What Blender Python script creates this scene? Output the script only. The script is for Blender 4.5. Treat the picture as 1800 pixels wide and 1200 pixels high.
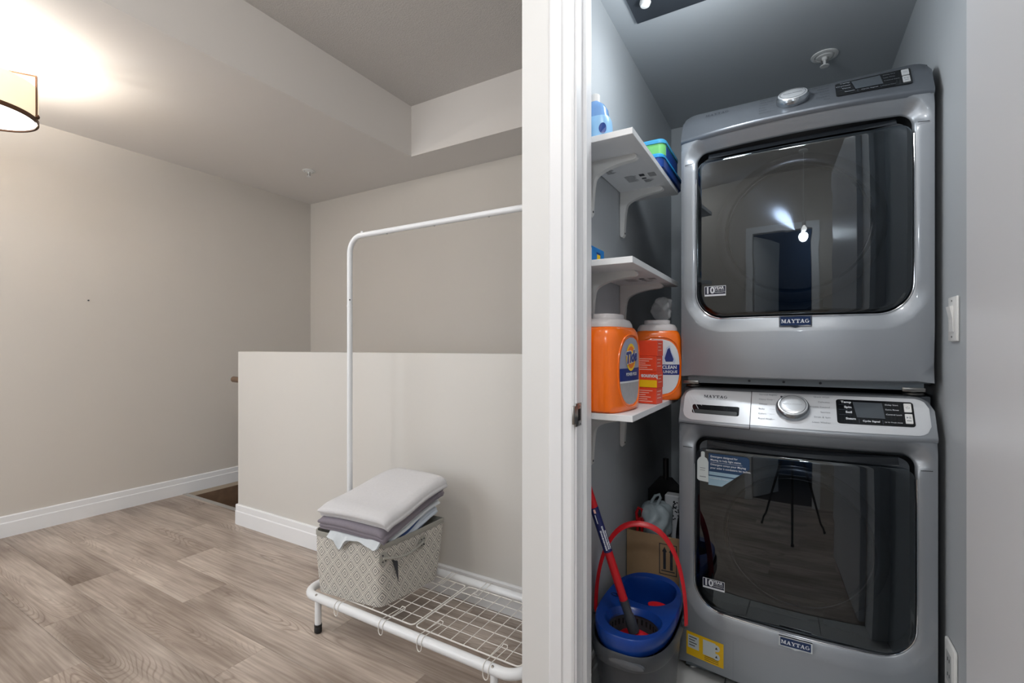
import bpy, bmesh, math, random
from mathutils import Vector, Matrix
random.seed(7)
PI = math.pi
S = bpy.context.scene
for o in list(bpy.data.objects): bpy.data.objects.remove(o)
C = S.collection

# ------------------------------------------------------------------ camera
cam = bpy.data.cameras.new('camera'); camo = bpy.data.objects.new('camera', cam); C.objects.link(camo)
cam.sensor_width = 36; cam.lens = 833.0/1800*36; cam.shift_y = 10.0/1800
cam.clip_start = .02
camo.location = (0, 0, 1.12); camo.rotation_euler = (PI/2, 0, math.radians(30.47))
S.camera = camo
# ------------------------------------------------------------------ world and light
W = bpy.data.worlds.new('world'); S.world = W; W.use_nodes = True
W.node_tree.nodes['Background'].inputs[0].default_value = (.62, .72, .85, 1)
W.node_tree.nodes['Background'].inputs[1].default_value = .6
S.view_settings.view_transform = 'Standard'; S.view_settings.look = 'None'
S.view_settings.gamma = 1; S.view_settings.use_curve_mapping = False
S.view_settings.exposure = 0.0
def light(name, kind, loc, power, col, size=.1, size_y=None, target=None, spread=None):
    l = bpy.data.lights.new(name, kind); l.energy = power; l.color = col
    if kind == 'AREA':
        l.size = size
        if size_y: l.shape = 'RECTANGLE'; l.size_y = size_y
        if spread: l.spread = spread
    elif kind in ('POINT', 'SPOT'): l.shadow_soft_size = size
    o = bpy.data.objects.new(name, l); C.objects.link(o); o.location = loc
    if target is not None:
        d = Vector(target)-Vector(loc); o.rotation_euler = d.to_track_quat('-Z', 'Y').to_euler()
    return o
# soft fill from an added, unseen window behind the camera, to the left
light('window_fill_light', 'AREA', (-2.75, -1.06, 1.5), 30, (.93, .96, 1), 1.6, 1.5, target=(-2.5, 2, 1.2))
# ceiling lamp of the hall above the camera
light('hall_lamp_light', 'POINT', (.0, .26, 2.68), 22, (1, 1, 1), .11)
# added low fill behind the camera, shaped as a pendant, mirrored in the dryer glass
light('pendant_fill_light', 'POINT', (.12, -.55, 1.86), 13, (.88, .95, 1), .05)
light('hall_fill_light_left', 'POINT', (-1.45, -.45, 2.68), 24, (1, .99, .98), .14)  # added unseen ceiling lamp, lifts the shade around rack and half wall
# drum lamp over the stairs side (its builder is below)
light('drum_lamp_light', 'POINT', (-3.2, .62, 2.33), 32, (1, .97, .94), .06)
# closet ceiling lamp
light('closet_lamp_light', 'POINT', (-.24, 1.49, 2.09), 5.2, (.92, .97, 1), .05)

# ------------------------------------------------------------------ materials
def lin(c): return tuple(((v/255)/12.92 if v <= 10 else ((v/255+.055)/1.055)**2.4) for v in c)
MT = {}
def mat(name, rgb, rough=.5, metal=0., noise=.04, nscale=6., bump=0., bscale=200., emit=None, espow=1., coat=0., sub=0., trans=0., spec=.5, alpha=1.):
    if name in MT: return MT[name]
    m = bpy.data.materials.new(name); m.use_nodes = True; nt = m.node_tree; N = nt.nodes; L = nt.links
    b = N['Principled BSDF']; c = lin(rgb)
    b.inputs['Roughness'].default_value = rough; b.inputs['Metallic'].default_value = metal
    b.inputs['Specular IOR Level'].default_value = spec
    if coat: b.inputs['Coat Weight'].default_value = coat; b.inputs['Coat Roughness'].default_value = .06
    if trans: b.inputs['Transmission Weight'].default_value = trans
    if alpha < 1: b.inputs['Alpha'].default_value = alpha
    tc = N.new('ShaderNodeTexCoord')
    nz = N.new('ShaderNodeTexNoise'); nz.inputs['Scale'].default_value = nscale; nz.inputs['Detail'].default_value = 4
    L.new(tc.outputs['Object'], nz.inputs['Vector'])
    mx = N.new('ShaderNodeMix'); mx.data_type = 'RGBA'
    mx.inputs[6].default_value = tuple(v*(1-noise) for v in c)+(1,); mx.inputs[7].default_value = tuple(min(1, v*(1+noise)) for v in c)+(1,)
    L.new(nz.outputs['Fac'], mx.inputs[0]); L.new(mx.outputs[2], b.inputs['Base Color'])
    if bump:
        n2 = N.new('ShaderNodeTexNoise'); n2.inputs['Scale'].default_value = bscale; n2.inputs['Detail'].default_value = 3
        L.new(tc.outputs['Object'], n2.inputs['Vector'])
        bp = N.new('ShaderNodeBump'); bp.inputs['Strength'].default_value = bump; bp.inputs['Distance'].default_value = .004
        L.new(n2.outputs['Fac'], bp.inputs['Height']); L.new(bp.outputs['Normal'], b.inputs['Normal'])
    if emit:
        b.inputs['Emission Color'].default_value = lin(emit)+(1,); b.inputs['Emission Strength'].default_value = espow
    MT[name] = m; return m
wall_p = mat('warm_grey_paint', (208, 202, 194), .55, noise=.02, nscale=2, bump=.03, bscale=350)
half_p = mat('half_wall_paint', (212, 209, 204), .5, noise=.02, nscale=2, bump=.03, bscale=350)
closet_p = mat('closet_light_tint', (178, 183, 187), .5, noise=.03, nscale=2, bump=.03, bscale=350)  # cool, dimmer closet light is partly put into this wall colour
stub_p = mat('pale_wall_paint', (226, 226, 225), .5, noise=.015, nscale=2, bump=.03, bscale=350)
ceil_p = mat('bulkhead_paint', (222, 217, 212), .7, noise=.015, nscale=2)
pop_p = mat('textured_ceiling', (205, 200, 195), .85, noise=.08, nscale=90, bump=.8, bscale=130)
trim_p = mat('white_trim_paint', (238, 239, 241), .35, noise=.01, nscale=3)
door_p = mat('door_paint', (205, 207, 211), .35, noise=.01, nscale=3)
white_metal = mat('white_powder_coat', (232, 234, 236), .28, noise=.01)
white_wire = mat('white_wire', (235, 232, 226), .35, noise=.01)
black_rub = mat('black_rubber', (18, 18, 20), .45)
chrome = mat('chrome', (205, 208, 212), .12, 1.)
nickel = mat('brushed_nickel', (150, 148, 145), .3, 1., noise=.06, nscale=60)
steel = mat('metallic_slate', (152, 157, 163), .42, .5, noise=.02, nscale=3, coat=.45)
steel_dk = mat('slate_cabinet', (92, 97, 103), .45, .5, noise=.03)
silver = mat('silver_panel', (214, 217, 221), .34, .3, noise=.02, nscale=5)
shaded_panel = mat('shaded_panel', (112, 117, 124), .35, .6, noise=.02, nscale=5)  # same silver as the washer panel, shade over the dryer console put into the colour
gap = mat('dark_gap', (9, 10, 12), .8)
black_gloss = mat('black_gloss', (10, 12, 15), .12)
navy_b = mat('navy_badge', (16, 44, 88), .3)
ink = mat('dark_ink', (48, 52, 60), .6)
ink_l = mat('light_ink', (222, 226, 232), .5)
ink_g = mat('grey_ink', (128, 133, 140), .6)
white_pl = mat('white_plastic', (228, 228, 226), .35, noise=.01)
shelf_w = mat('white_laminate', (226, 228, 230), .4, noise=.01)
orange_pl = mat('orange_plastic', (252, 116, 16), .25, noise=.03, nscale=4, coat=.3)
lid_pl = mat('clear_grey_lid', (205, 200, 200), .3, noise=.02)
lab_grey = mat('silver_label', (158, 160, 178), .35, noise=.05)
lab_navy = mat('navy_label', (26, 44, 120), .35)
lab_white = mat('white_label', (222, 224, 228), .4)
yellow = mat('yellow_print', (250, 205, 30), .4)
orange_pr = mat('orange_print', (240, 120, 25), .4)
red_box = mat('red_carton', (240, 78, 46), .45, noise=.04)
pink_ink = mat('pale_ink', (250, 200, 185), .6)
red_pl = mat('red_plastic', (196, 20, 32), .3, noise=.03)
blue_pl = mat('blue_plastic', (14, 58, 138), .28, noise=.04)
dkgrey_pl = mat('dark_grey_plastic', (62, 65, 70), .35, noise=.04)
carton_m = mat('kraft_cardboard', (168, 138, 104), .8, noise=.08, nscale=30)
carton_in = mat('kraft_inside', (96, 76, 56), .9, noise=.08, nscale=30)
tile_m = mat('pale_marble_tile', (205, 205, 203), .3, noise=.12, nscale=5)
grout_m = mat('grout', (140, 140, 138), .8)
towel_w = mat('pale_terry', (230, 229, 231), .9, noise=.05, nscale=120, bump=.7, bscale=900)
towel_m = mat('mauve_terry', (150, 143, 153), .95, noise=.12, nscale=160, bump=.8, bscale=800)
cloth_w = mat('white_cloth', (222, 228, 232), .9, noise=.05, nscale=100, bump=.6, bscale=900)
rim_grey = mat('grey_canvas', (168, 166, 158), .85, noise=.08, nscale=200, bump=.4, bscale=900)
tag_dk = mat('charcoal_tag', (62, 62, 66), .7)
wood_dk = mat('dark_stained_wood', (118, 95, 76), .4, noise=.4, nscale=18)
bottle_b = mat('blue_bottle', (120, 165, 220), .22, noise=.03)
bottle_lb = mat('light_blue_label', (150, 200, 240), .35, noise=.06, nscale=30)
cyan_pl = mat('cyan_print', (40, 150, 215), .4, noise=.1, nscale=40)
green_pl = mat('green_plastic', (112, 190, 110), .3, noise=.05)
teal_pl = mat('blue_lid', (60, 150, 195), .3)
navy_pl = mat('navy_plastic', (18, 62, 140), .3)
brown_metal = mat('bronze_metal', (92, 64, 46), .4, .6)
clear_bag = mat('clear_bag', (244, 247, 250), .18, noise=.05, alpha=.2, bump=.8, bscale=40)
milky_bag = mat('milky_bag', (190, 205, 212), .3, noise=.08, alpha=.8, bump=.5, bscale=60)
blk = mat('black_plastic', (20, 20, 22), .35)
yel_st = mat('yellow_sticker', (238, 190, 20), .45)
sky_st = mat('pale_blue_sticker', (150, 178, 195), .4)
navy_st = mat('navy_sticker', (28, 62, 98), .35)
cream_st = mat('cream_sticker', (205, 212, 212), .4)
beige_tr = mat('beige_edge', (200, 185, 165), .5)
alu = mat('aluminium_strip', (170, 168, 163), .4, .3)

def wood_floor():
    m = bpy.data.materials.new('taupe_oak_plank'); m.use_nodes = True; nt = m.node_tree; N = nt.nodes; L = nt.links
    b = N['Principled BSDF']; b.inputs['Roughness'].default_value = .42
    tc = N.new('ShaderNodeTexCoord'); oi = N.new('ShaderNodeObjectInfo')
    sc = N.new('ShaderNodeVectorMath'); sc.operation = 'SCALE'; sc.inputs[0].default_value = (37, 91, 13); L.new(oi.outputs['Random'], sc.inputs['Scale'])
    ad = N.new('ShaderNodeVectorMath'); ad.operation = 'ADD'; L.new(tc.outputs['Object'], ad.inputs[0]); L.new(sc.outputs[0], ad.inputs[1])
    def mp(s):
        q = N.new('ShaderNodeMapping'); q.inputs['Scale'].default_value = s; L.new(ad.outputs[0], q.inputs['Vector']); return q
    def noise(s, sca, det, dist=0.):
        q = mp(s); n = N.new('ShaderNodeTexNoise'); n.inputs['Scale'].default_value = sca; n.inputs['Detail'].default_value = det
        n.inputs['Distortion'].default_value = dist; L.new(q.outputs[0], n.inputs['Vector']); return n
    base = noise((1.0, 6.5, 1), 1., 1.2, .25)            # contours of this field draw the cathedral grain
    mu = N.new('ShaderNodeMath'); mu.operation = 'MULTIPLY'; mu.inputs[1].default_value = 42; L.new(base.outputs['Fac'], mu.inputs[0])
    fr = N.new('ShaderNodeMath'); fr.operation = 'PINGPONG'; fr.inputs[1].default_value = .5; L.new(mu.outputs[0], fr.inputs[0])
    fine = noise((4, 95, 1), 1., 5)
    blot = noise((1.1, 4, 1), 1.4, 3)
    r1 = N.new('ShaderNodeValToRGB'); r1.color_ramp.elements[0].position = .28; r1.color_ramp.elements[1].position = .72
    r1.color_ramp.elements[0].color = lin((132, 117, 106))+(1,); r1.color_ramp.elements[1].color = lin((206, 194, 183))+(1,)
    L.new(blot.outputs['Fac'], r1.inputs[0])
    r2 = N.new('ShaderNodeValToRGB'); r2.color_ramp.elements[0].position = 0; r2.color_ramp.elements[1].position = .22
    r2.color_ramp.elements[0].color = (.66, .61, .58, 1); r2.color_ramp.elements[1].color = (1, 1, 1, 1); L.new(fr.outputs[0], r2.inputs[0])
    r3 = N.new('ShaderNodeValToRGB'); r3.color_ramp.elements[0].position = .35; r3.color_ramp.elements[1].position = .65
    r3.color_ramp.elements[0].color = (.70, .66, .63, 1); r3.color_ramp.elements[1].color = (1.06, 1.05, 1.04, 1); L.new(fine.outputs['Fac'], r3.inputs[0])
    gate = noise((1.6, 6, 1), 1.1, 2)
    rg = N.new('ShaderNodeValToRGB'); rg.color_ramp.elements[0].position = .50; rg.color_ramp.elements[1].position = .66; L.new(gate.outputs['Fac'], rg.inputs[0])
    m1 = N.new('ShaderNodeMix'); m1.data_type = 'RGBA'; m1.blend_type = 'MULTIPLY'; L.new(rg.outputs[0], m1.inputs[0]); L.new(r1.outputs[0], m1.inputs[6]); L.new(r2.outputs[0], m1.inputs[7])
    m2 = N.new('ShaderNodeMix'); m2.data_type = 'RGBA'; m2.blend_type = 'MULTIPLY'; m2.inputs[0].default_value = .9; L.new(m1.outputs[2], m2.inputs[6]); L.new(r3.outputs[0], m2.inputs[7])
    hv = N.new('ShaderNodeHueSaturation'); L.new(m2.outputs[2], hv.inputs['Color'])
    mr = N.new('ShaderNodeMapRange'); mr.inputs[3].default_value = .92; mr.inputs[4].default_value = 1.12; L.new(oi.outputs['Random'], mr.inputs[0]); L.new(mr.outputs[0], hv.inputs['Value'])
    L.new(hv.outputs[0], b.inputs['Base Color'])
    bp = N.new('ShaderNodeBump'); bp.inputs['Strength'].default_value = .15; bp.inputs['Distance'].default_value = .001; L.new(fine.outputs['Fac'], bp.inputs['Height']); L.new(bp.outputs[0], b.inputs['Normal'])
    return m
plank_m = wood_floor()
def diamond_fabric():
    m = bpy.data.materials.new('diamond_weave'); m.use_nodes = True; nt = m.node_tree; N = nt.nodes; L = nt.links
    b = N['Principled BSDF']; b.inputs['Roughness'].default_value = .9
    uv = N.new('ShaderNodeUVMap'); sp = N.new('ShaderNodeSeparateXYZ'); L.new(uv.outputs[0], sp.inputs[0])
    def M(op, a, c=None):
        n = N.new('ShaderNodeMath'); n.operation = op
        for i, v in enumerate((a, c)):
            if v is None: continue
            if isinstance(v, (int, float)): n.inputs[i].default_value = v
            else: L.new(v, n.inputs[i])
        return n.outputs[0]
    u = M('DIVIDE', sp.outputs[0], .060); v = M('DIVIDE', sp.outputs[1], .070)
    fa = M('MULTIPLY', M('ABSOLUTE', M('SUBTRACT', M('FRACT', M('ADD', u, v)), .5)), 2.)
    fb = M('MULTIPLY', M('ABSOLUTE', M('SUBTRACT', M('FRACT', M('ADD', M('SUBTRACT', u, v), 50)), .5)), 2.)
    mm = M('MAXIMUM', fa, fb)
    r = N.new('ShaderNodeValToRGB'); r.color_ramp.interpolation = 'CONSTANT'
    lt = lin((222, 217, 208))+(1,); dk = lin((142, 140, 136))+(1,)
    el = r.color_ramp.elements; el[0].position = 0; el[0].color = lt; el[1].position = .12; el[1].color = dk
    for p, c in ((.28, lt), (.48, dk), (.66, lt), (.8, dk), (.9, lt)):
        e = el.new(p); e.color = c
    L.new(mm, r.inputs[0]); L.new(r.outputs[0], b.inputs['Base Color'])
    tc = N.new('ShaderNodeTexCoord'); nz = N.new('ShaderNodeTexNoise'); nz.inputs['Scale'].default_value = 700; L.new(tc.outputs['Object'], nz.inputs['Vector'])
    bp = N.new('ShaderNodeBump'); bp.inputs['Strength'].default_value = .4; bp.inputs['Distance'].default_value = .002; L.new(nz.outputs['Fac'], bp.inputs['Height']); L.new(bp.outputs[0], b.inputs['Normal'])
    return m
weave_m = diamond_fabric()
def stripe_cloth():
    m = bpy.data.materials.new('blue_striped_cloth'); m.use_nodes = True; nt = m.node_tree; N = nt.nodes; L = nt.links
    b = N['Principled BSDF']; b.inputs['Roughness'].default_value = .9
    tc = N.new('ShaderNodeTexCoord'); wv = N.new('ShaderNodeTexWave'); wv.bands_direction = 'X'; wv.inputs['Scale'].default_value = 9; wv.inputs['Distortion'].default_value = 1.5
    L.new(tc.outputs['Object'], wv.inputs['Vector'])
    r = N.new('ShaderNodeValToRGB'); r.color_ramp.elements[0].position = .1; r.color_ramp.elements[0].color = lin((72, 98, 158))+(1,)
    r.color_ramp.elements[1].position = .25; r.color_ramp.elements[1].color = lin((205, 214, 226))+(1,)
    L.new(wv.outputs['Fac'], r.inputs[0]); L.new(r.outputs[0], b.inputs['Base Color']); return m
stripe_m = stripe_cloth()
def smoked_glass():
    m = bpy.data.materials.new('smoked_door_glass'); m.use_nodes = True; nt = m.node_tree; N = nt.nodes; L = nt.links
    for n in list(N): N.remove(n)
    out = N.new('ShaderNodeOutputMaterial'); mx = N.new('ShaderNodeMixShader'); tr = N.new('ShaderNodeBsdfTransparent'); gl = N.new('ShaderNodeBsdfGlossy')
    tr.inputs[0].default_value = (.32, .34, .37, 1); gl.inputs['Roughness'].default_value = .015; gl.inputs[0].default_value = (.86, .94, 1, 1)
    fr = N.new('ShaderNodeFresnel'); fr.inputs['IOR'].default_value = 1.85
    tc = N.new('ShaderNodeTexCoord'); nz = N.new('ShaderNodeTexNoise'); nz.inputs['Scale'].default_value = 3; L.new(tc.outputs['Object'], nz.inputs['Vector'])
    bp = N.new('ShaderNodeBump'); bp.inputs['Strength'].default_value = .015; L.new(nz.outputs['Fac'], bp.inputs['Height']); L.new(bp.outputs[0], gl.inputs['Normal'])
    L.new(fr.outputs[0], mx.inputs[0]); L.new(tr.outputs[0], mx.inputs[1]); L.new(gl.outputs[0], mx.inputs[2]); L.new(mx.outputs[0], out.inputs[0]); return m
smoke_m = smoked_glass()
shade_m = mat('cream_lamp_shade', (238, 226, 200), .8, emit=(255, 236, 200), espow=.55)
diff_m = mat('lamp_diffuser', (250, 250, 250), .5, emit=(255, 250, 242), espow=3.)
globe_m = mat('lamp_globe', (250, 250, 250), .4, emit=(255, 250, 242), espow=6.)
spot_m = mat('closet_lamp_lens', (250, 250, 250), .4, emit=(245, 250, 255), espow=14.)

# ------------------------------------------------------------------ mesh helpers
ORG = {}
def origin(p):
    v = Vector((0, 0, 0))
    while p is not None: v = v+Vector(p.location); p = p.parent
    return v
class MB:
    def __init__(s): s.bm = bmesh.new()
    def box(s, x0, x1, y0, y1, z0, z1, bev=0., seg=2, M=None):
        r = bmesh.ops.create_cube(s.bm, size=1.); vs = r['verts']
        for v in vs: v.co = Vector(((x0+x1)/2+v.co.x*(x1-x0), (y0+y1)/2+v.co.y*(y1-y0), (z0+z1)/2+v.co.z*(z1-z0)))
        if bev:
            es = list({e for v in vs for e in v.link_edges})
            rr = bmesh.ops.bevel(s.bm, geom=es, offset=bev, segments=seg, profile=.5, affect='EDGES'); vs = list({v for v in vs if v.is_valid} | set(rr['verts']))
        if M:
            for v in vs: v.co = M @ v.co
        return s
    def loops(s, secs, cap0=True, cap1=True, closed=True, wrap=False):
        rows = [[s.bm.verts.new(p) for p in sec] for sec in secs]
        n = len(rows[0]); R = len(rows)
        for i in range(R if wrap else R-1):
            a = rows[i]; b = rows[(i+1) % R]
            for j in range(n if closed else n-1):
                k = (j+1) % n
                try: s.bm.faces.new((a[j], a[k], b[k], b[j]))
                except ValueError: pass
        if closed and not wrap:
            if cap0: s.bm.faces.new(list(reversed(rows[0])))
            if cap1: s.bm.faces.new(rows[-1])
        return rows
    def tube(s, pts, r, n=10, closed=False, radii=None):
        P = [Vector(p) for p in pts]; m = len(P); secs = []; up = None
        for i in range(m):
            if closed: t = P[(i+1) % m]-P[i-1]
            else: t = P[min(i+1, m-1)]-P[max(i-1, 0)]
            t.normalize()
            if up is None:
                up = t.orthogonal().normalized()
            up = (up-t*up.dot(t)).normalized(); w = t.cross(up)
            rr = radii[i] if radii else r
            secs.append([P[i]+up*rr*math.cos(2*PI*k/n)+w*rr*math.sin(2*PI*k/n) for k in range(n)])
        s.loops(secs, wrap=closed); return s
    def lathe(s, prof, c=(0, 0, 0), n=32, M=None, sx=1., sy=1., cap0=True, cap1=True):
        secs = []
        for r, z in prof:
            L = [Vector((r*sx*math.cos(2*PI*k/n), r*sy*math.sin(2*PI*k/n), z)) for k in range(n)]
            L = [(M @ p if M else p)+Vector(c) for p in L]; secs.append(L)
        s.loops(secs, cap0, cap1); return s
    def grid(s, f, us, vs):
        rows = [[s.bm.verts.new(f(u, v)) for u in us] for v in vs]
        for i in range(len(vs)-1):
            for j in range(len(us)-1): s.bm.faces.new((rows[i][j], rows[i][j+1], rows[i+1][j+1], rows[i+1][j]))
        return s
    def poly(s, pts):
        s.bm.faces.new([s.bm.verts.new(p) for p in pts]); return s
    def prism(s, pts, d):
        a = [s.bm.verts.new(p) for p in pts]; b = [s.bm.verts.new(Vector(p)+Vector(d)) for p in pts]; n = len(a)
        s.bm.faces.new(list(reversed(a))); s.bm.faces.new(b)
        for i in range(n): s.bm.faces.new((a[i], a[(i+1) % n], b[(i+1) % n], b[i]))
        return s
    def xf(s, f):
        for v in s.bm.verts: v.co = f(v.co.copy())
        return s
    def build(s, name, m, parent=None, smooth=True, ang=38, recalc=True):
        if recalc: bmesh.ops.recalc_face_normals(s.bm, faces=s.bm.faces)
        og = origin(parent)
        for v in s.bm.verts: v.co = v.co-og
        me = bpy.data.meshes.new(name); s.bm.to_mesh(me); s.bm.free(); me.materials.append(m)
        o = bpy.data.objects.new(name, me); C.objects.link(o)
        if any(w in name for w in ('lettering', 'print', 'cycle_names', 'key_symbol', 'mark', 'crease', 'slots', 'pattern', 'stitching', 'label_text', 'key_lines')) and parent is not None: o['kind'] = 'stuff'
        if parent is not None: o.parent = parent
        if smooth and len(me.polygons):
            me.polygons.foreach_set('use_smooth', [True]*len(me.polygons)); me.set_sharp_from_angle(angle=math.radians(ang))
        return o
def tag(o, label=None, cat=None, group=None, kind=None):
    if label: o['label'] = label
    if cat: o['category'] = cat
    if group: o['group'] = group
    if kind: o['kind'] = kind
    return o
def thing(name, label, cat, loc=(0, 0, 0), group=None):
    o = bpy.data.objects.new(name, None); C.objects.link(o); o.location = loc; o.empty_display_size = .05
    return tag(o, label, cat, group)
def struct(o, label=None): o['kind'] = 'structure'; (label and tag(o, label)); return o
def dup(o, parent=None):
    c = o.copy(); C.objects.link(c); c.parent = parent
    for ch in list(o.children): dup(ch, c)
    return c
def rbox(x0, x1, y0, y1, r, n=6):
    P = []
    for cx, cy, a in ((x1-r, y1-r, 0), (x0+r, y1-r, 90), (x0+r, y0+r, 180), (x1-r, y0+r, 270)):
        for k in range(n+1):
            t = math.radians(a+90*k/n); P.append((cx+r*math.cos(t), cy+r*math.sin(t)))
    return P
def sup(cx, cy, hx, hy, e, n=48, rot=0.):
    P = []
    for k in range(n):
        t = 2*PI*k/n; c, s_ = math.cos(t), math.sin(t)
        x = hx*math.copysign(abs(c)**(2/e), c); y = hy*math.copysign(abs(s_)**(2/e), s_)
        P.append((cx+x*math.cos(rot)-y*math.sin(rot), cy+x*math.sin(rot)+y*math.cos(rot)))
    return P
def text_geo(txt, size, f, align='LEFT', bold=0., shear=0., mb=None):
    """flat letters; f(a,b) maps text plane to space"""
    cu = bpy.data.curves.new('t', 'FONT'); cu.body = txt; cu.size = size; cu.align_x = align; cu.align_y = 'CENTER'; cu.offset = bold; cu.shear = shear; cu.resolution_u = 3
    ob = bpy.data.objects.new('t', cu); C.objects.link(ob)
    dg = bpy.context.evaluated_depsgraph_get(); dg.update(); me = bpy.data.meshes.new_from_object(ob.evaluated_get(dg))
    mb = mb or MB(); vs = [mb.bm.verts.new(f(v.co.x, v.co.y)) for v in me.vertices]
    for p in me.polygons:
        try: mb.bm.faces.new([vs[i] for i in p.vertices])
        except ValueError: pass
    bpy.data.objects.remove(ob); bpy.data.curves.remove(cu); bpy.data.meshes.remove(me)
    return mb
def R4(a, b, c, d): return [(a, b), (c, b), (c, d), (a, d)]
SLAB = {
 'M': (1.25, [R4(0, 0, .36, .12), R4(.1, 0, .22, 1), R4(0, .88, .3, 1), [(.1, 1), (.36, 1), (.7, .05), (.56, .05)], [(.56, .05), (.68, .05), (.98, 1), (.86, 1)], R4(.84, 0, 1.08, 1), R4(.74, 0, 1.2, .12), R4(.9, .88, 1.2, 1)]),
 'A': (1.1, [[(.12, 0), (.24, 0), (.56, 1), (.44, 1)], [(.66, 0), (.94, 0), (.66, 1), (.42, 1)], R4(0, 0, .36, .12), R4(.58, 0, 1.06, .12), R4(.26, .3, .76, .42)]),
 'Y': (1.05, [R4(.4, 0, .64, .5), R4(.28, 0, .78, .12), [(.4, .45), (.64, .45), (.36, 1), (.1, 1)], [(.52, .45), (.64, .45), (.94, 1), (.82, 1)], R4(0, .88, .46, 1), R4(.7, .88, 1.04, 1)]),
 'T': (1.0, [R4(.36, 0, .6, 1), R4(.24, 0, .72, .12), R4(0, .86, .96, 1), R4(0, .62, .1, 1), R4(.86, .62, .96, 1)]),
 'G': (1.1, [R4(.74, .06, .9, .48), R4(.56, .38, 1.02, .5)] + [[(.5+.5*math.cos(a)*.96, .5+.5*math.sin(a)), (.5+.5*math.cos(b)*.96, .5+.5*math.sin(b)), (.5+.27*math.cos(b), .5+.38*math.sin(b)), (.5+.27*math.cos(a), .5+.38*math.sin(a))] for a, b in [(math.radians(45+k*24), math.radians(45+(k+1)*24)) for k in range(12)]]),
}
def slab_text(txt, size, f, mb=None):
    mb = mb or MB(); w = sum(SLAB[c][0] for c in txt)*size; x = -w/2
    for c in txt:
        ww, ps = SLAB[c]
        for p in ps: mb.poly([f(x+a*size, (b-.5)*size) for a, b in p])
        x += ww*size
    return mb

# ------------------------------------------------------------------ setting
def wbox(name, m, *b, label=None): return struct(MB().box(*b).build(name, m, smooth=False), label)
wbox('wall_left', wall_p, -4.1, -4.0, -1.2, 3.06, -1.4, 2.95)
wbox('wall_back', wall_p, -4.0, -.66, 2.96, 3.06, -1.4, 2.95)
wbox('wall_stair', half_p, -3.03, -.672, 1.715, 1.835, -1.4, 1.092)
wbox('wall_closet_left', closet_p, -.672, -.56, 1.3, 2.96, 0, 2.95)
wbox('wall_closet_back', closet_p, -.56, .37, 2.66, 2.78, 0, 2.95)
wbox('wall_closet_right', closet_p, .37, .49, 1.3, 2.78, 0, 2.95)
m_ = MB().box(-.672, -.52, 1.2, 1.3, 0, 2.95).box(.33, 1.5, 1.2, 1.3, 0, 2.95).box(-.52, .33, 1.2, 1.3, 2.19, 2.95)
struct(m_.build('wall_front', stub_p, smooth=False))
wbox('wall_right', wall_p, 1.5, 1.6, -4.2, 1.3, 0, 2.95)
# wall behind the camera: a window added for the fill on the left, a doorway near the middle
rw = MB()
rw.box(-4.0, -3.6, -1.2, -1.1, 0, 2.95).box(-3.6, -1.9, -1.2, -1.1, 0, .7).box(-3.6, -1.9, -1.2, -1.1, 2.3, 2.95).box(-1.9, -.52, -1.2, -1.1, 0, 2.95)
rw.box(-.52, .24, -1.2, -1.1, 2.06, 2.95).box(.24, 1.5, -1.2, -1.1, 0, 2.95)
struct(rw.build('wall_rear', wall_p, smooth=False))
wf = MB()
for a in ((-3.6, -3.4), (-2.77, -2.73), (-1.95, -1.9)): wf.box(a[0], a[1], -1.19, -1.11, .7, 2.3)
wf.box(-3.6, -1.9, -1.19, -1.11, .7, .75).box(-3.6, -1.9, -1.19, -1.11, 2.25, 2.3)
struct(wf.build('fill_window_1', trim_p, smooth=False))  # added frame that goes with the fill light, out of view
dc = MB().box(-.61, -.52, -1.1, -1.082, 0, 2.15).box(.24, .33, -1.1, -1.082, 0, 2.15).box(-.52, .24, -1.1, -1.082, 2.06, 2.15)
struct(dc.build('trim_4', trim_p, smooth=False))
d2 = struct(MB().box(0, .76, -.035, 0, .01, 2.04).build('door_2', trim_p, smooth=False)); d2.location = (-.50, -1.2, 0); d2.rotation_euler = (0, 0, math.radians(-68))
blue_wall = mat('navy_room_paint', (40, 66, 96), .6)
struct(MB().box(-1.5, 1.5, -4.3, -4.2, 0, 2.95).box(-1.6, -1.5, -4.3, -1.2, 0, 2.95).build('wall_room_beyond', blue_wall, smooth=False))
light('far_room_light', 'AREA', (.9, -3.2, 2.7), 45, (.55, .78, 1), .8, target=(.3, -4.2, 1.1))
# ceilings
struct(MB().box(-2.37, 1.6, -4.3, 2.588, 2.863, 2.95).build('ceiling', pop_p, smooth=False))
bk = MB().prism([(-4, -1.2, 2.5), (-2.37, -1.2, 2.5), (-2.37, 2.588, 2.5), (-.66, 2.588, 2.5), (-.66, 2.96, 2.5), (-4, 2.96, 2.5)], (0, 0, .44))
struct(bk.build('ceiling_bulkhead', ceil_p, smooth=False))
wbox('ceiling_closet', closet_p, -.56, .37, 1.3, 2.66, 2.303, 2.36)
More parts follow.
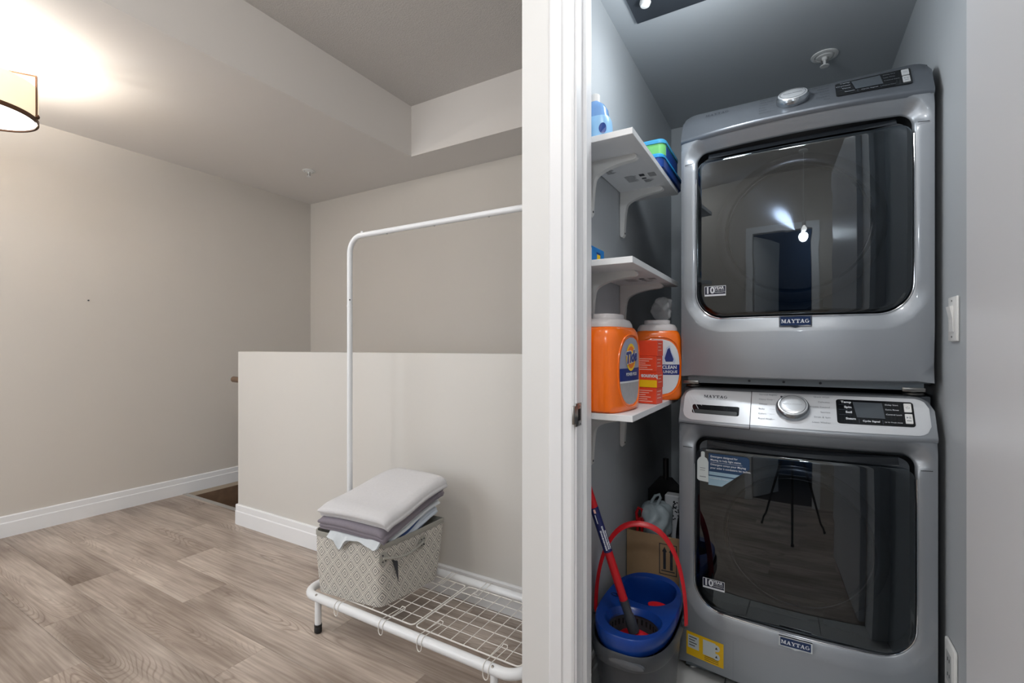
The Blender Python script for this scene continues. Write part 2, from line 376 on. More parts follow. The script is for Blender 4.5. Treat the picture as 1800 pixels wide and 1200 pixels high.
# floor with planks
fl = struct(MB().box(-4, 1.5, -4.2, 1.2, -.2, -.006).box(-4, -.672, 1.2, 1.835, -.2, -.006).build('floor', mat('subfloor', (60, 50, 45), .9), smooth=False))
PL, PW = 1.22, .19
row = 0; y = 1.82-PW*19
jog = [.0, .42, .83, .25, .61, 1.02, .13, .74]
while y < 1.86:
    y0, y1 = max(y, -1.19), min(y+PW, 1.855)
    x = -4.0-jog[row % 8]; 
    while x < 1.5:
        xe = 1.5 if y0 < 1.15 else -.672
        x0, x1 = max(x, -4.0), min(x+PL, xe)
        yy1 = y1
        if x0 < 1.2 and y0 < 1.2 < y1 and x1 > -.672: yy1 = y1 if x1 <= -.672 else 1.2
        if x1-x0 > .01 and yy1-y0 > .01:
            cx, cy = (x0+x1)/2, (y0+yy1)/2; hx, hy = (x1-x0)/2-.0003, (yy1-y0)/2-.0004
            p = MB().box(-hx, hx, -hy, hy, -.006, -random.uniform(0, .0003), .0008, 1).build('plank', plank_m, smooth=False)
            p.parent = fl; p.location = (cx, cy, 0)
            if yy1 < y1 and x0 < -.672:   # strip of the row that runs on beside the wall end
                q = MB().box(-.5*(-.672-x0)+.0006, .5*(-.672-x0)-.0006, 0, y1-1.2, -.006, 0).build('plank', plank_m, smooth=False); q.parent = fl; q.location = ((x0-.672)/2, 1.2, 0)
        x += PL
    y += PW; row += 1
cf = struct(MB().box(-.56, .37, 1.2, 2.66, -.1, -.004).build('floor_closet', grout_m, smooth=False))
tb = MB().box(.002, .303, .002, .303, -.004, .0, .001, 1).build('floor_tile', tile_m, cf, smooth=False)
k = 0
for i in range(4):
    for j in range(5):
        x, yv = -.56+i*.305-.24, 1.205+j*.305
        if x < -.561 or x+.3 > .38: continue
        t = tb if k == 0 else tb.copy()
        if k: C.objects.link(t)
        t.location = (x, yv, 0); k += 1
for xx, ww in ((-.56, .063),):
    for j in range(4):
        MB().box(-.558, -.498, 1.207+j*.305, 1.506+j*.305, -.004, 0).build('floor_tile', tile_m, cf, smooth=False)
        MB().box(.117, .368, 1.207+j*.305, 1.506+j*.305, -.004, 0).build('floor_tile', tile_m, cf, smooth=False)
# baseboards: profile with a stepped top
def base(name, p0, p1, nrm, h=.125, mm=trim_p, zoff=0.):
    p0, p1, n = Vector(p0), Vector(p1), Vector(nrm)
    prof = [(0, 0), (.016, 0), (.016, h*.66), (.012, h*.70), (.012, h*.96), (.008, h), (0, h)]
    mb = MB(); a = [p0+n*d+Vector((0, 0, z+zoff)) for d, z in prof]; mb.prism(a, p1-p0); return struct(mb.build(name, mm, smooth=False))
base('baseboard_left', (-4, -1.1, 0), (-4, 2.95, 0), (1, 0, 0))
base('baseboard_stair', (-3.03, 1.715, 0), (-.672, 1.715, 0), (0, -1, 0))
base('baseboard_stair_end', (-3.03, 1.705, 0), (-3.03, 1.835, 0), (-1, 0, 0))
base('baseboard_closet', (-.56, 1.3, 0), (-.56, 2.66, 0), (1, 0, 0))
base('baseboard_right', (1.5, -1.1, 0), (1.5, 1.2, 0), (-1, 0, 0))
struct(MB().box(-3.999, -3.985, 1.87, 2.95, -.03, .0).build('trim_1', beige_tr, smooth=False))
struct(MB().box(-4, -3.03, 1.835, 1.868, -.012, .004, .002, 1).build('trim_2', alu, smooth=False))
# stair treads going down behind the half wall
st = thing('staircase', 'dark stained wooden stairs going down behind the half wall', 'stairs', (-3.5, 2.4, -.19))
MB().box(-3.999, -3.986, 1.87, 2.955, -.6, -.03).build('stringer', wood_dk, st, smooth=False)
x = -3.985
for i in range(5):
    w = .62 if i == 0 else .26
    z = -.19*(i+1)
    MB().box(x, x+w+.02, 1.87, 2.955, z-.03, z, .006).build('tread', wood_dk, st)
    MB().box(x+w-.012, x+w, 1.87, 2.955, z-.19, z-.03).build('riser', wood_dk, st, smooth=False)
    x += w
struct(MB().box(-4, -.672, 1.835, 1.869, -1.4, -.012).build('wall_stair_lower', half_p, smooth=False))
# door frame of the closet
jb = MB().box(-.52, -.50, 1.195, 1.305, 0, 2.19).box(.31, .33, 1.195, 1.305, 0, 2.19).box(-.5, .31, 1.195, 1.305, 2.17, 2.19)
jb.box(-.50, -.488, 1.238, 1.275, 0, 2.17, .002)
jamb = struct(jb.build('trim_5', trim_p, smooth=False))
cs = MB()
for s_, xa in ((1, -.506), (-1, .316)):
    P = [(xa, 1.2), (xa, 1.19), (xa-s_*.006, 1.187), (xa-s_*.030, 1.186), (xa-s_*.034, 1.181), (xa-s_*.066, 1.180), (xa-s_*.072, 1.184), (xa-s_*.072, 1.2)]
    cs.prism([(px, py, 0) for px, py in P], (0, 0, 2.25))
cs.box(-.506, .316, 1.182, 1.2, 2.178, 2.25)
struct(cs.build('trim_6', trim_p, smooth=False))
sp = MB().box(-.502, -.4975, 1.186, 1.226, .905, .968, .0015).box(-.506, -.4975, 1.176, 1.188, .912, .962, .002).build('strike_plate', nickel, jamb); tag(sp, 'satin nickel strike plate')
MB().box(-.4976, -.4968, 1.200, 1.216, .920, .952).build('latch_hole', gap, sp, smooth=False)
for zz in (.911, .961): MB().lathe([(.003, 0), (.003, .001), (.0015, .0013)], (-.4972, 1.214, zz), 10, Matrix.Rotation(PI/2, 3, 'Y')).build('screw', chrome, sp)
# open door on the right
d1 = struct(MB().box(.2825, .3085, .42, 1.194, .012, 2.16, .002, 1).build('door_1', door_p, smooth=False), 'white closet door standing open')

# ------------------------------------------------------------------ washer and dryer
XC, YF, HW, BOW = .007, 1.756, .343, .045
def yf(x): return YF-BOW*max(0, 1-((x-XC)/HW)**2)
def glass_outline(n=14):
    x0, x1, z0, z1 = -.283, .303, .236, .812; rb, rt = .088, .034; P = []
    def seg(a, b, m): return [(a[0]+(b[0]-a[0])*k/m, a[1]+(b[1]-a[1])*k/m) for k in range(m)]
    def arc(cx, cz, r, a0, m): return [(cx+r*math.cos(math.radians(a0+90*k/m)), cz+r*math.sin(math.radians(a0+90*k/m))) for k in range(m)]
    P += seg((x1, z0+rb), (x1, z1-rt), 16); P += arc(x1-rt, z1-rt, rt, 0, n)
    P += seg((x1-rt, z1), (x0+rt, z1), 26); P += arc(x0+rt, z1-rt, rt, 90, n)
    P += seg((x0, z1-rt), (x0, z0+rb), 16); P += arc(x0+rb, z0+rb, rb, 180, n+8)
    P += seg((x0+rb, z0), (x1-rb, z0), 24); P += arc(x1-rb, z0+rb, rb, 270, n+8)
    return P
GO = glass_outline()
def normals2(P):
    N = []; n = len(P)
    for i in range(n):
        a, b = P[i-1], P[(i+1) % n]; dx, dz = b[0]-a[0], b[1]-a[1]; l = math.hypot(dx, dz); N.append((dz/l, -dx/l))
    return N
GN = normals2(GO)
XL, XR, ZB, ZL = -.336, .350, .035, .862
def outer_pt(p, n):
    # where the ray from the glass edge leaves the front's rectangle, corners included
    cx, cz = .01, .5
    ex = (XR if p[0] > cx else XL); ez = (ZL if p[1] > cz else ZB)
    # stretch the outline onto the rectangle
    tx = (p[0]-cx)/(.293); tz = (p[1]-.524)/.288
    if abs(tx) >= abs(tz): return (ex, .524+tz*((ZL-.524) if tz > 0 else (.524-ZB)))
    return (cx+tx*((XR-cx) if tx > 0 else (cx-XL)), ez)
def front_mesh(z0):
    mb = MB(); secs = []
    def amp(n): return .034*max(0, n[1])+.014*max(0, -n[1])+.007*abs(n[0])
    prof = [(0, 'in', .046), (0, 'a', .010), (.003, 'a', .0035), (.008, 'a', 0), (.02, 'l', .7), (.034, 'l', .3), (.045, 'l', .06), (.050, 'l', 0)]
    for d, kind, v in prof:
        S_ = []
        for p, n in zip(GO, GN):
            dd = d*(.92 if abs(n[0]) > .7 else 1.)
            x, z = p[0]+n[0]*dd, p[1]+n[1]*dd
            x = max(XL+.001, min(XR-.001, x)); z = min(z, ZL-.001)
            A = amp(n)
            dep = v if kind == 'in' else (A+v if kind == 'a' else A*v)
            S_.append((x, yf(x)+dep, z+z0))
        secs.append(S_)
    for t, dep in ((.5, 0), (.9, 0), (.97, .002), (1., .012), (1., .05)):
        S_ = []
        for p, n in zip(GO, GN):
            dd = .05*(.92 if abs(n[0]) > .7 else 1.)
            a = (max(XL+.001, min(XR-.001, p[0]+n[0]*dd)), min(ZL-.001, p[1]+n[1]*dd)); b = outer_pt(p, n)
            x = a[0]+(b[0]-a[0])*t; z = a[1]+(b[1]-a[1])*t
            S_.append((x, yf(x)+dep, z+z0))
        for ex, ez in ((XL, ZL), (XR, ZL), (XL, ZB), (XR, ZB)):
            if t >= .9:
                i = min(range(len(GO)), key=lambda k: (outer_pt(GO[k], GN[k])[0]-ex)**2+(outer_pt(GO[k], GN[k])[1]-ez)**2)
                c_ = S_[i]; q = .0 if t < .97 else 1
                if q: S_[i] = (ex-(ex > 0)*.002+(ex < 0)*.002, c_[1], ez+z0)
        secs.append(S_)
    mb.loops(secs, False, False); return mb
def cons(x, s, h=0., z0=0.):
    k = s/.151; y0 = yf(x)-.004; y = y0+(1.812-y0)*k; z = .868+.108*k
    return Vector((x, y-h*.70, z+h*.71+z0))
def ztop(x):
    r = .05; d = max(0, XL+r-x, x-(XR-r)); return .151-.05*(1-math.sqrt(max(0, 1-(d/r)**2)))
def console_mesh(z0):
    mb = MB(); xs = [XL+(XR-XL)*k/60 for k in range(61)]; rows = []
    for q in ('b', 'l', 0., .01, .03, .08, .5, 'e', 'f', 't'):
        R = []
        for x in xs:
            st_ = ztop(x)
            if q == 'b': v = Vector((x, yf(x)+.004, .852+z0))
            elif q == 'l': v = Vector((x, yf(x)-.004, .859+z0))
            elif q == 'e': v = cons(x, st_*.985, 0, z0)
            elif q == 'f': v = cons(x, st_, 0, z0)+Vector((0, .006, .001))
            elif q == 't': v = cons(x, st_, 0, z0)+Vector((0, .06, .002))
            else: v = cons(x, st_*q, 0, z0)
            R.append(v)
        rows.append(R)
    mb.loops(rows, closed=False); return mb
def plate(z0, x0, x1, s0, s1, r, h, th=.0015, nx=24):
    """thin raised plate on the console"""
    mb = MB(); nx = 28; xs = [x0+(x1-x0)*(.5-.5*math.cos(PI*k/nx)) for k in range(nx+1)]
    def lo(x):
        d = max(0, x0+r-x, x-(x1-r)); return r-math.sqrt(max(0, r*r-d*d))
    mb.grid(lambda x, v: cons(x, s0+lo(x)+(s1-s0-2*lo(x))*v, h+th, z0), xs, (0, .5, 1))
    es = [e for e in mb.bm.edges if e.is_boundary]; ex = bmesh.ops.extrude_edge_only(mb.bm, edges=es)
    for v in ex['geom']:
        if isinstance(v, bmesh.types.BMVert): v.co = v.co-Vector((0, -.70, .71))*(th+.001)
    return mb
def panel_face(z0, x0, x1, s0f, s1f, r, h):
    """bright panel that follows the bowed console, as rows"""
    mb = MB(); nx = 48; xs = [x0+(x1-x0)*k/nx for k in range(nx+1)]
    def lo(x): d = max(0, x0+r-x) if s0f else 0; e = max(0, x-(x1-r)) if s1f else 0; d = max(d, e); return r-math.sqrt(max(0, r*r-d*d))
    vs = [0, .15, .4, .7, 1]
    def f(x, v):
        a = .006+lo(x); b = .142-lo(x); return cons(x, a+(b-a)*v, h, z0)
    mb.grid(f, xs, vs); return mb
def glass_y(x, z):
    return 1.752-.016*(1-((x-.01)/.3)**2)-.011*(1-((z-.524)/.288)**2)
GTOP = .782
def machine(name, label, cat, z0, dry):
    root = thing(name, label, cat, (XC, 2.1, z0))
    # cabinet
    mb = MB().box(XL, XR, 1.79, 2.52, z0+.03, z0+.855, .004).box(XL, XR, 1.835, 2.52, z0+.84, z0+.9765, .004); cab = mb.build('cabinet', steel_dk, root)
    fr = front_mesh(z0).build('front_panel', steel, root, ang=50)
    co = console_mesh(z0).build('console', steel if not dry else shaded_panel, root, ang=50)
    # seams on both sides of the door
    for xa, xb in ((XL+.0005, -.290), (.311, XR-.0005)):
        MB().grid(lambda x, v: Vector((x, yf(x)-.0008+(.006 if abs(x-XC) > HW*.975 else .0), z0+.776+v)), [xa+(xb-xa)*k/6 for k in range(7)], (0, .0018)).build('seam', gap, root)
    # door: dark surround, port ring and bowl behind smoked glass
    door = MB()
    ins = [(p[0]-n[0]*.004, p[1]-n[1]*.004) for p, n in zip(GO, GN)]
    secs = [[(p[0], yf(p[0])+.03, p[1]+z0) for p in GO], [(.01+(p[0]-.01)*.93, yf(p[0])+.075, .524+(p[1]-.524)*.93+z0) for p in ins]]
    door.loops(secs, False, True); door = door.build('door', mat('black_door_liner', (9, 10, 12), .4), root)
    ry = Matrix.Rotation(-PI/2, 3, 'X')
    pr = MB().lathe([(.235, 0), (.235, .02), (.222, .028), (.205, .028), (.195, .015), (.19, -.02), (.17, -.034), (.09, -.04)], (.012, 1.775, z0+.515), 56, Matrix.Rotation(PI/2, 3, 'X'), cap0=False)
    pr.build('port_ring', mat('port_ring_grey', (112, 115, 120), .18, .5), door)
    MB().lathe([(.193, .0), (.12, -.012), (.002, -.018)], (.012, 1.770, z0+.515), 48, Matrix.Rotation(PI/2, 3, 'X'), cap0=False).build('port_bowl', mat('port_bowl_glass', (86, 90, 96), .06, .85), door)
    MB().tube([(.012+.196*math.cos(a), 1.748, z0+.515+.196*math.sin(a)) for a in [2*PI*k/56 for k in range(56)]], .0022, 8, True).build('port_bead', chrome, door)
    g = MB(); secs = []
    for t, lift in ((1, .012), (1, .003), (.992, .0), (.95, 0), (.85, 0), (.7, 0), (.5, 0), (.3, 0), (.1, 0)):
        row_ = []
        for p, n in zip(GO, GN):
            q = (p[0]-n[0]*.0045, p[1]-n[1]*.0045)
            x = .01+(q[0]-.01)*t; z = q[1] if q[1] < .524 else .524+(q[1]-.524)*(GTOP-.524)/.288
            z = .524+(z-.524)*t
            row_.append((x, glass_y(x, z)+lift, z+z0))
        secs.append(row_)
    g.loops(secs, False, True)
    gl = g.build('door_glass', smoke_m, door, ang=60); tag(gl, 'smoked glass door panel')
    tg = MB(); tg.grid(lambda x, v: Vector((x, glass_y(x, GTOP)+.002+v*.022, z0+GTOP+.001+v*.022)), [-.245+.510*k/24 for k in range(25)], (0, .1, .5, .9, 1)); tg.build('glass_top_edge', mat('dark_glass_edge', (30, 33, 37), .06, spec=.9), door)
    # trim bead along the lower door edge
    bd = MB(); k0 = [i for i, p in enumerate(GO) if p[1] < .76 ]
    i0 = 16+14+26+14+4
    idx = [i % len(GO) for i in range(i0-2, i0+len(GO)-(26+28)-4)]
    bd.tube([(GO[i][0]+GN[i][0]*.002, yf(GO[i][0])+.007*abs(GN[i][0])+.014*max(0, -GN[i][1])+.0035, GO[i][1]+GN[i][1]*.002+z0) for i in idx], .0022, 8)
    bd.build('door_bead', chrome, door)
    # brand badge
    zb = .217
    F = lambda h: (lambda a, b: Vector((.012+a, yf(.012+a)+.0105-h-(b)*.10, z0+zb+b)))
    b1 = MB(); P = [(-.044, .017), (-.044, -.015), (-.012, -.0155), (0, -.0195), (.012, -.0155), (.044, -.015), (.044, .017)]
    b1.prism([F(.012)(a, b) for a, b in P], (0, .006, 0)); badge = b1.build('badge', chrome, root, smooth=False)
    b2 = MB().poly([F(.0126)(a, b) for a, b in rbox(-.040, .040, -.0115, .0135, .001, 2)]); b2.build('badge_field', navy_b, badge, smooth=False)
    slab_text('MAYTAG', .0115, lambda a, b: F(.0131)(a*1.0, b+.001), ).build('lettering', ink_l, badge, smooth=False)
    # ten year mark
    T = lambda a, b: Vector((-.214+a, yf(-.214+a)+.0085-(.0125 if True else 0)+.0145, z0+.325+b))
    def Tg(h):
        def f(a, b):
            x = -.222+a; z = .328+b
            return Vector((x, glass_y(x, z)-h, z+z0))
        return f
    tm = MB()
    for bx in (R4(-.034, .0155, .034, .017), R4(-.034, -.017, -.0325, .017), R4(.0325, -.017, .034, .017), R4(-.034, -.017, .034, -.011)): tm.poly([Tg(.0012)(a, b) for a, b in bx])
    text_geo('10', .030, lambda a, b: Tg(.0012)(-.031+a, b+.002), bold=.0012, mb=tm)
    text_geo('YEAR', .0125, lambda a, b: Tg(.0012)(-.002+a, b+.009), bold=.0004, mb=tm)
    text_geo('LIMITED PARTS', .0046, lambda a, b: Tg(.0012)(-.002+a, b+.001), mb=tm)
    text_geo('WARRANTY', .0062, lambda a, b: Tg(.0012)(-.002+a, b-.005), mb=tm)
    tmo = tm.build('warranty_mark', ink_l, gl, smooth=False, recalc=False)
    MB().poly([Tg(.0006)(a, b) for a, b in R4(-.034, -.011, .034, .0155)]).build('mark_field', mat('mark_navy', (22, 26, 52), .3), gl, smooth=False)
    # console furniture
    pm = silver if not dry else shaded_panel
    px = -.1125
    if not dry:
        drw = panel_face(z0, XL+.012, px-.001, True, False, .035, .0012).build('dispenser_drawer', pm, root)
        pan = panel_face(z0, px+.001, XR-.012, False, True, .035, .0012).build('control_panel', pm, root)
        plate(z0, -.294, -.146, .036, .074, .006, .0018, .0004).build('drawer_pull', black_gloss, drw, smooth=False)
        plate(z0, -.286, -.152, .036, .052, .004, .0024, .0006).build('pull_lip', mat('pull_grey', (52, 56, 58), .35), drw, smooth=False)
        sm2 = MB().grid(lambda u, v: cons(px+u, v, .0008, z0), (-.0009, .0009), (-.003, .07, .146)); 
        sm2.grid(lambda u, v: Vector((px+u, yf(px)-.0048+v*.0, z0+.868-v)), (-.0009, .0009), (0, .008)).build('drawer_seam', gap, root, smooth=False)
        MB().grid(lambda x, v: Vector((x, yf(x)-.0045, z0+.8585+v)), [XL+.004+(px-XL-.004)*k/12 for k in range(13)], (0, .0014)).build('drawer_seam', gap, root, smooth=False)
        slab_text('MAYTAG', .0115, lambda a, b: cons(-.222+a, .113+b, .0022, z0)).build('lettering', ink, drw, smooth=False)
        text_geo('COMMERCIAL TECHNOLOGY', .0048, lambda a, b: cons(-.222+a, .1015+b, .0022, z0), 'CENTER').build('lettering', ink_g, drw, smooth=False)
        st_ = MB()
        for a in (0, .012, .022):
            st_.poly([cons(-.315+a+q, s, .0024, z0) for q, s in ((0, .115-a*.2), (.0016, .115-a*.2), (.030, .035+a*1.6), (.0284, .035+a*1.6))])
        st_.build('film_crease', ink_l, drw, smooth=False)
    else:
        pan = co
        slab_text('MAYTAG', .0115, lambda a, b: cons(-.222+a, .118+b, .002, z0)).build('lettering', ink, pan, smooth=False)
        text_geo('Dr99', .05, lambda a, b: cons(-.245+a, .05+b, .0015, z0)).build('sticker_residue', mat('residue', (96, 101, 109), .5, .4), pan, smooth=False) if False else None
    # dial
    dc_ = cons(.005, .080, .0, z0); n_ = Vector((0, -.70, .71)).normalized(); MD = Vector((0, 0, 1)).rotation_difference(n_).to_matrix()
    dial = MB().lathe([(.046, 0), (.047, .004), (.0465, .012), (.043, .02), (.041, .0215)], dc_, 48, MD, cap1=False).build('dial', mat('dial_rim', (150, 155, 160), .2, .9), root)
    MB().lathe([(.041, .0215), (.0395, .0235), (.036, .0238), (.0352, .0232), (.0345, .0236), (.02, .0242), (.004, .0244)], dc_, 48, MD, cap0=False).build('dial_cap', mat('dial_silver', (215, 218, 221), .3, .6), dial)
    MB().lathe([(.0362, .0238), (.0362, .0243), (.0350, .0243), (.0350, .0238)], dc_, 48, MD, cap0=False, cap1=False).build('dial_groove', ink, dial)
    ux, uy = Vector((1, 0, 0)), Vector((0, .71, .70))
    text_geo('EXTRA POWER', .0075, lambda a, b: dc_+n_*.0250+ux*a+uy*b, 'CENTER').build('lettering', ink if dry else mat('pale_grey_ink', (176, 178, 182), .5), dial, smooth=False)
    MB().lathe([(.003, 0), (.003, .002)], cons(-.026, .127, .001, z0), 12, MD).build('pointer', ink, pan)
    # cycle names either side of the dial
    L_ = ('Normal Regular', 'Heavy Duty', 'Whites', 'Bulky', 'Colors', 'Rapid Wash') if not dry else ('Regular', 'Heavy Duty', 'Towels', 'Bulky', 'Sheets', 'Quick Dry')
    R_ = ('Quick Wash', 'Delicates', 'Wrinkle Control', 'Sanitize', 'Drain & Spin', 'Clean Washer') if not dry else ('Wrinkle Control', 'Delicates', 'Steam Refresh', 'Sanitize', 'Timed Dry', 'Time')
    ct = MB()
    for i, (a_, b_) in enumerate(zip(L_, R_)):
        s_ = .132-.0195*i
        text_geo(a_, .0082, lambda a, b: cons(-.090+a, s_+b, .0022, z0), mb=ct)
        text_geo(b_, .0082, lambda a, b: cons(.103+a, s_+b, .0022, z0), 'RIGHT', mb=ct)
        ct.poly([cons(x, s_+dz, .0022, z0) for x, dz in ((-.044, 0), (-.058, 0), (-.058, .0006), (-.044, .0006))])
    ct.build('cycle_names', ink_g if not dry else ink, pan, smooth=False)
    # display
    disp = plate(z0, .119, .303, .036, .127, .008, .0014, .0012).build('display', black_gloss, root, smooth=False)
    scr = MB().poly([cons(x, s, .0036, z0) for x, s in ((.168, .060), (.235, .060), (.231, .118), (.160, .118))]).build('screen', mat('lcd_grey', (74, 80, 86), .18, noise=.1), disp, smooth=False)
    lt = MB(); 
    for i, t_ in enumerate(('Temp', 'Spin', 'Soil') if not dry else ('Temp', 'Dryness', 'Time')): text_geo(t_, .011, lambda a, b: cons(.157+a, .116-i*.019+b, .0038, z0), 'RIGHT', bold=.0003, mb=lt)
    text_geo('Steam', .010, lambda a, b: cons(.165+a, .054+b, .0038, z0), 'RIGHT', bold=.0003, mb=lt)
    for i, t_ in enumerate(('Delay Start', 'Extra Rinse', 'Control Lock') if not dry else ('Damp Dry', 'Less Time', 'Control Lock')): text_geo(t_, .0068, lambda a, b: cons(.2375+a, .112-i*.018+b, .0038, z0), mb=lt)
    text_geo('Cycle Signal', .0085, lambda a, b: cons(.181+a, .048+b, .0038, z0), bold=.0002, mb=lt); text_geo('16 Hr Fresh Hold' if not dry else 'Reduce Static', .0058, lambda a, b: cons(.232+a, .0475+b, .0038, z0), mb=lt)
    lt.build('display_lettering', ink_l if not dry else mat('dim_ink', (120, 125, 132), .5), disp, smooth=False)
    ln = MB()
    for s_ in (.106, .087, .068): ln.poly([cons(x, s, .0034, z0) for x, s in R4(.125, s_-.0005, .157, s_+.0005)])
    for x_ in (.172, .228): ln.poly([cons(x, s, .0034, z0) for x, s in R4(x_, .040, x_+.001, .055)])
    ln.build('key_lines', mat('key_line', (70, 76, 86), .3), disp, smooth=False)
    for i, (s0_, s1_) in enumerate(((.088, .120), (.046, .081))):
        bt = plate(z0, .281, .298, s0_, s1_, .002, .0024, .0022).build('button', white_pl if not dry else mat('dim_key', (190, 192, 194), .4), disp, smooth=False)
        ic = MB(); sc2 = (s0_+s1_)/2
        if i == 0:
            for q in range(14):
                t0, t1 = math.radians(120+q*21), math.radians(120+(q+1)*21)
                ic.poly([cons(.2895+r_*math.cos(t), sc2+r_*math.sin(t), .005, z0) for r_, t in ((.0042, t0), (.0042, t1), (.0033, t1), (.0033, t0))])
            ic.poly([cons(x, s, .005, z0) for x, s in R4(.289, sc2, .290, sc2+.005)])
        else:
            ic.poly([cons(x, s, .005, z0) for x, s in ((.284, sc2), (.284, sc2+.008), (.289, sc2+.004))])
            for x_ in (.2905, .293): ic.poly([cons(x, s, .005, z0) for x, s in R4(x_, sc2, x_+.0013, sc2+.008)])
            ic.poly([cons(x, s, .005, z0) for x, s in R4(.284, sc2-.009, .2945, sc2-.006)])
        ic.build('key_symbol', ink_g, bt, smooth=False)
    # base: kick strip and levelling feet
    MB().box(XL+.02, XR-.02, 1.775, 1.80, z0+.012, z0+.034).build('toe_strip', mat('toe_steel', (120, 128, 134), .35, .7), root, smooth=False)
    if dry:
        for x_ in (-.12, -.02, .08): MB().lathe([(.004, 0), (.004, .002)], (x_, 1.775, z0+.024), 12, Matrix.Rotation(PI/2, 3, 'X')).build('screw', ink, root)
    for x_ in (XL+.035, XR-.04):
        for y_ in (1.80, 2.46):
            MB().lathe([(.022, 0.003), (.026, .006), (.024, .010), (.008, .012), (.008, .032)], (x_, y_-.0, z0-(.0 if not dry else .0065)), 20).build('foot', nickel, root)
        if dry: MB().box(x_-.03, x_+.022, 1.765, 1.785, z0+.008, z0+.02, .002).build('stacking_bracket', nickel, root)
    return root
wm = machine('washing_machine', 'silver front-loading washing machine standing on the closet floor under the dryer', 'washing machine', 0., False)
dm = machine('tumble_dryer', 'silver tumble dryer stacked on top of the washing machine', 'dryer', .983, True)
# stickers on the washer
def WF(h): return lambda x, z: Vector((x, yf(x)+.0065-h, z))
gls = [o for o in wm.children_recursive if o.name.startswith('door_glass')][0]
def G2(x, z, h=0): return Vector((x, glass_y(x, z)-.0006-h, z))
P = [(-.274, .675), (-.274, .735), (-.268, .746), (-.262, .750), (-.262, .765), (-.259, .768), (-.253, .768), (-.250, .765), (-.250, .750), (-.243, .746), (-.238, .735), (-.238, .668), (-.268, .670)]
dst = thing('x', '', '') if False else None
stk = MB().poly([G2(a, b, .002) for a, b in P]).build('bottle_sticker', cream_st, gls, smooth=False); tag(stk, 'pale bottle-shaped sticker on the washer glass')
stx = MB().poly([G2(a, b, .0022) for a, b in R4(-.266, .683, -.246, .6855)]).poly([G2(a, b, .0022) for a, b in R4(-.265, .705, -.249, .7065)]).poly([G2(a, b, .0022) for a, b in R4(-.265, .712, -.248, .714)]); stx.build('sticker_print', ink_g, stk, smooth=False)
nvy = MB().poly([G2(a, b, .001) for a, b in ((-.238, .690), (-.238, .765), (-.122, .765), (-.114, .757), (-.114, .728), (-.120, .722), (-.155, .695), (-.160, .690))]).build('info_sticker', navy_st, gls, smooth=False); tag(nvy, 'navy and pale blue notice sticker')
MB().poly([G2(a, b, .001) for a, b in ((-.238, .660), (-.238, .690), (-.160, .690), (-.196, .660))]).poly([G2(a, b, .0012) for a, b in ((-.236, .694), (-.236, .705), (-.142, .705), (-.157, .694))]).build('sticker_band', sky_st, nvy, smooth=False)
tx = MB()
for i, t_ in enumerate(('Detergent designed for', 'Maytag to help fight stains.', 'Détergent conçu pour Maytag', 'pour aider à combattre les taches.')):
    text_geo(t_, .0088, lambda a, b: G2(-.232+a, .755-.011*i-(.004 if i > 1 else 0)+b, .0024), bold=.0001, mb=tx)
tx.poly([G2(a, b, .0024) for a, b in R4(-.232, .7358, -.135, .7365)])
text_geo('Formulated for washers', .006, lambda a, b: G2(-.234+a, .684+b, .0024), mb=tx)
tx.build('sticker_lettering', ink_l, nvy, smooth=False, recalc=False)
YS = lambda x, z, h=0.: Vector((x, yf(x)-.0012-h, z))
ye = MB().grid(lambda x, z: YS(x, z), [-.31+k*.02 for k in range(7)], (.066, .105, .146)).build('energy_sticker', yel_st, wm, smooth=False); tag(ye, 'yellow instruction sticker')
e2 = MB().poly([YS(a, b, .0006) for a, b in R4(-.305, .092, -.268, .136)]).poly([YS(a, b, .0006) for a, b in R4(-.255, .088, -.215, .138)])
for cx_, cz_ in ((-.212, .124), (-.212, .096)): e2.poly([YS(cx_+.011*math.cos(t*PI/8), cz_+.011*math.sin(t*PI/8), .0008) for t in range(16)])
e2.build('sticker_panel', cream_st, ye, smooth=False)
e3 = MB()
for i in range(4): e3.poly([YS(a, b, .001) for a, b in R4(-.301, .128-i*.009, -.275-(i % 2)*.006, .131-i*.009)])
for i in range(3): e3.poly([YS(a, b, .001) for a, b in R4(-.25, .084-i*.006, -.205, .0855-i*.006)])
for cx_, cz_ in ((-.212, .124), (-.212, .096)): e3.poly([YS(cx_+a, cz_+b, .0012) for a, b in ((-.004, -.004), (.0, .005), (.004, -.003))])
e3.build('sticker_print', ink, ye, smooth=False)
MB().poly([YS(a, b, .0004) for a, b in R4(-.161, .04, -.1602, .17)]).build('film_seam', ink_g, wm, smooth=False)

wm.location.y -= .035
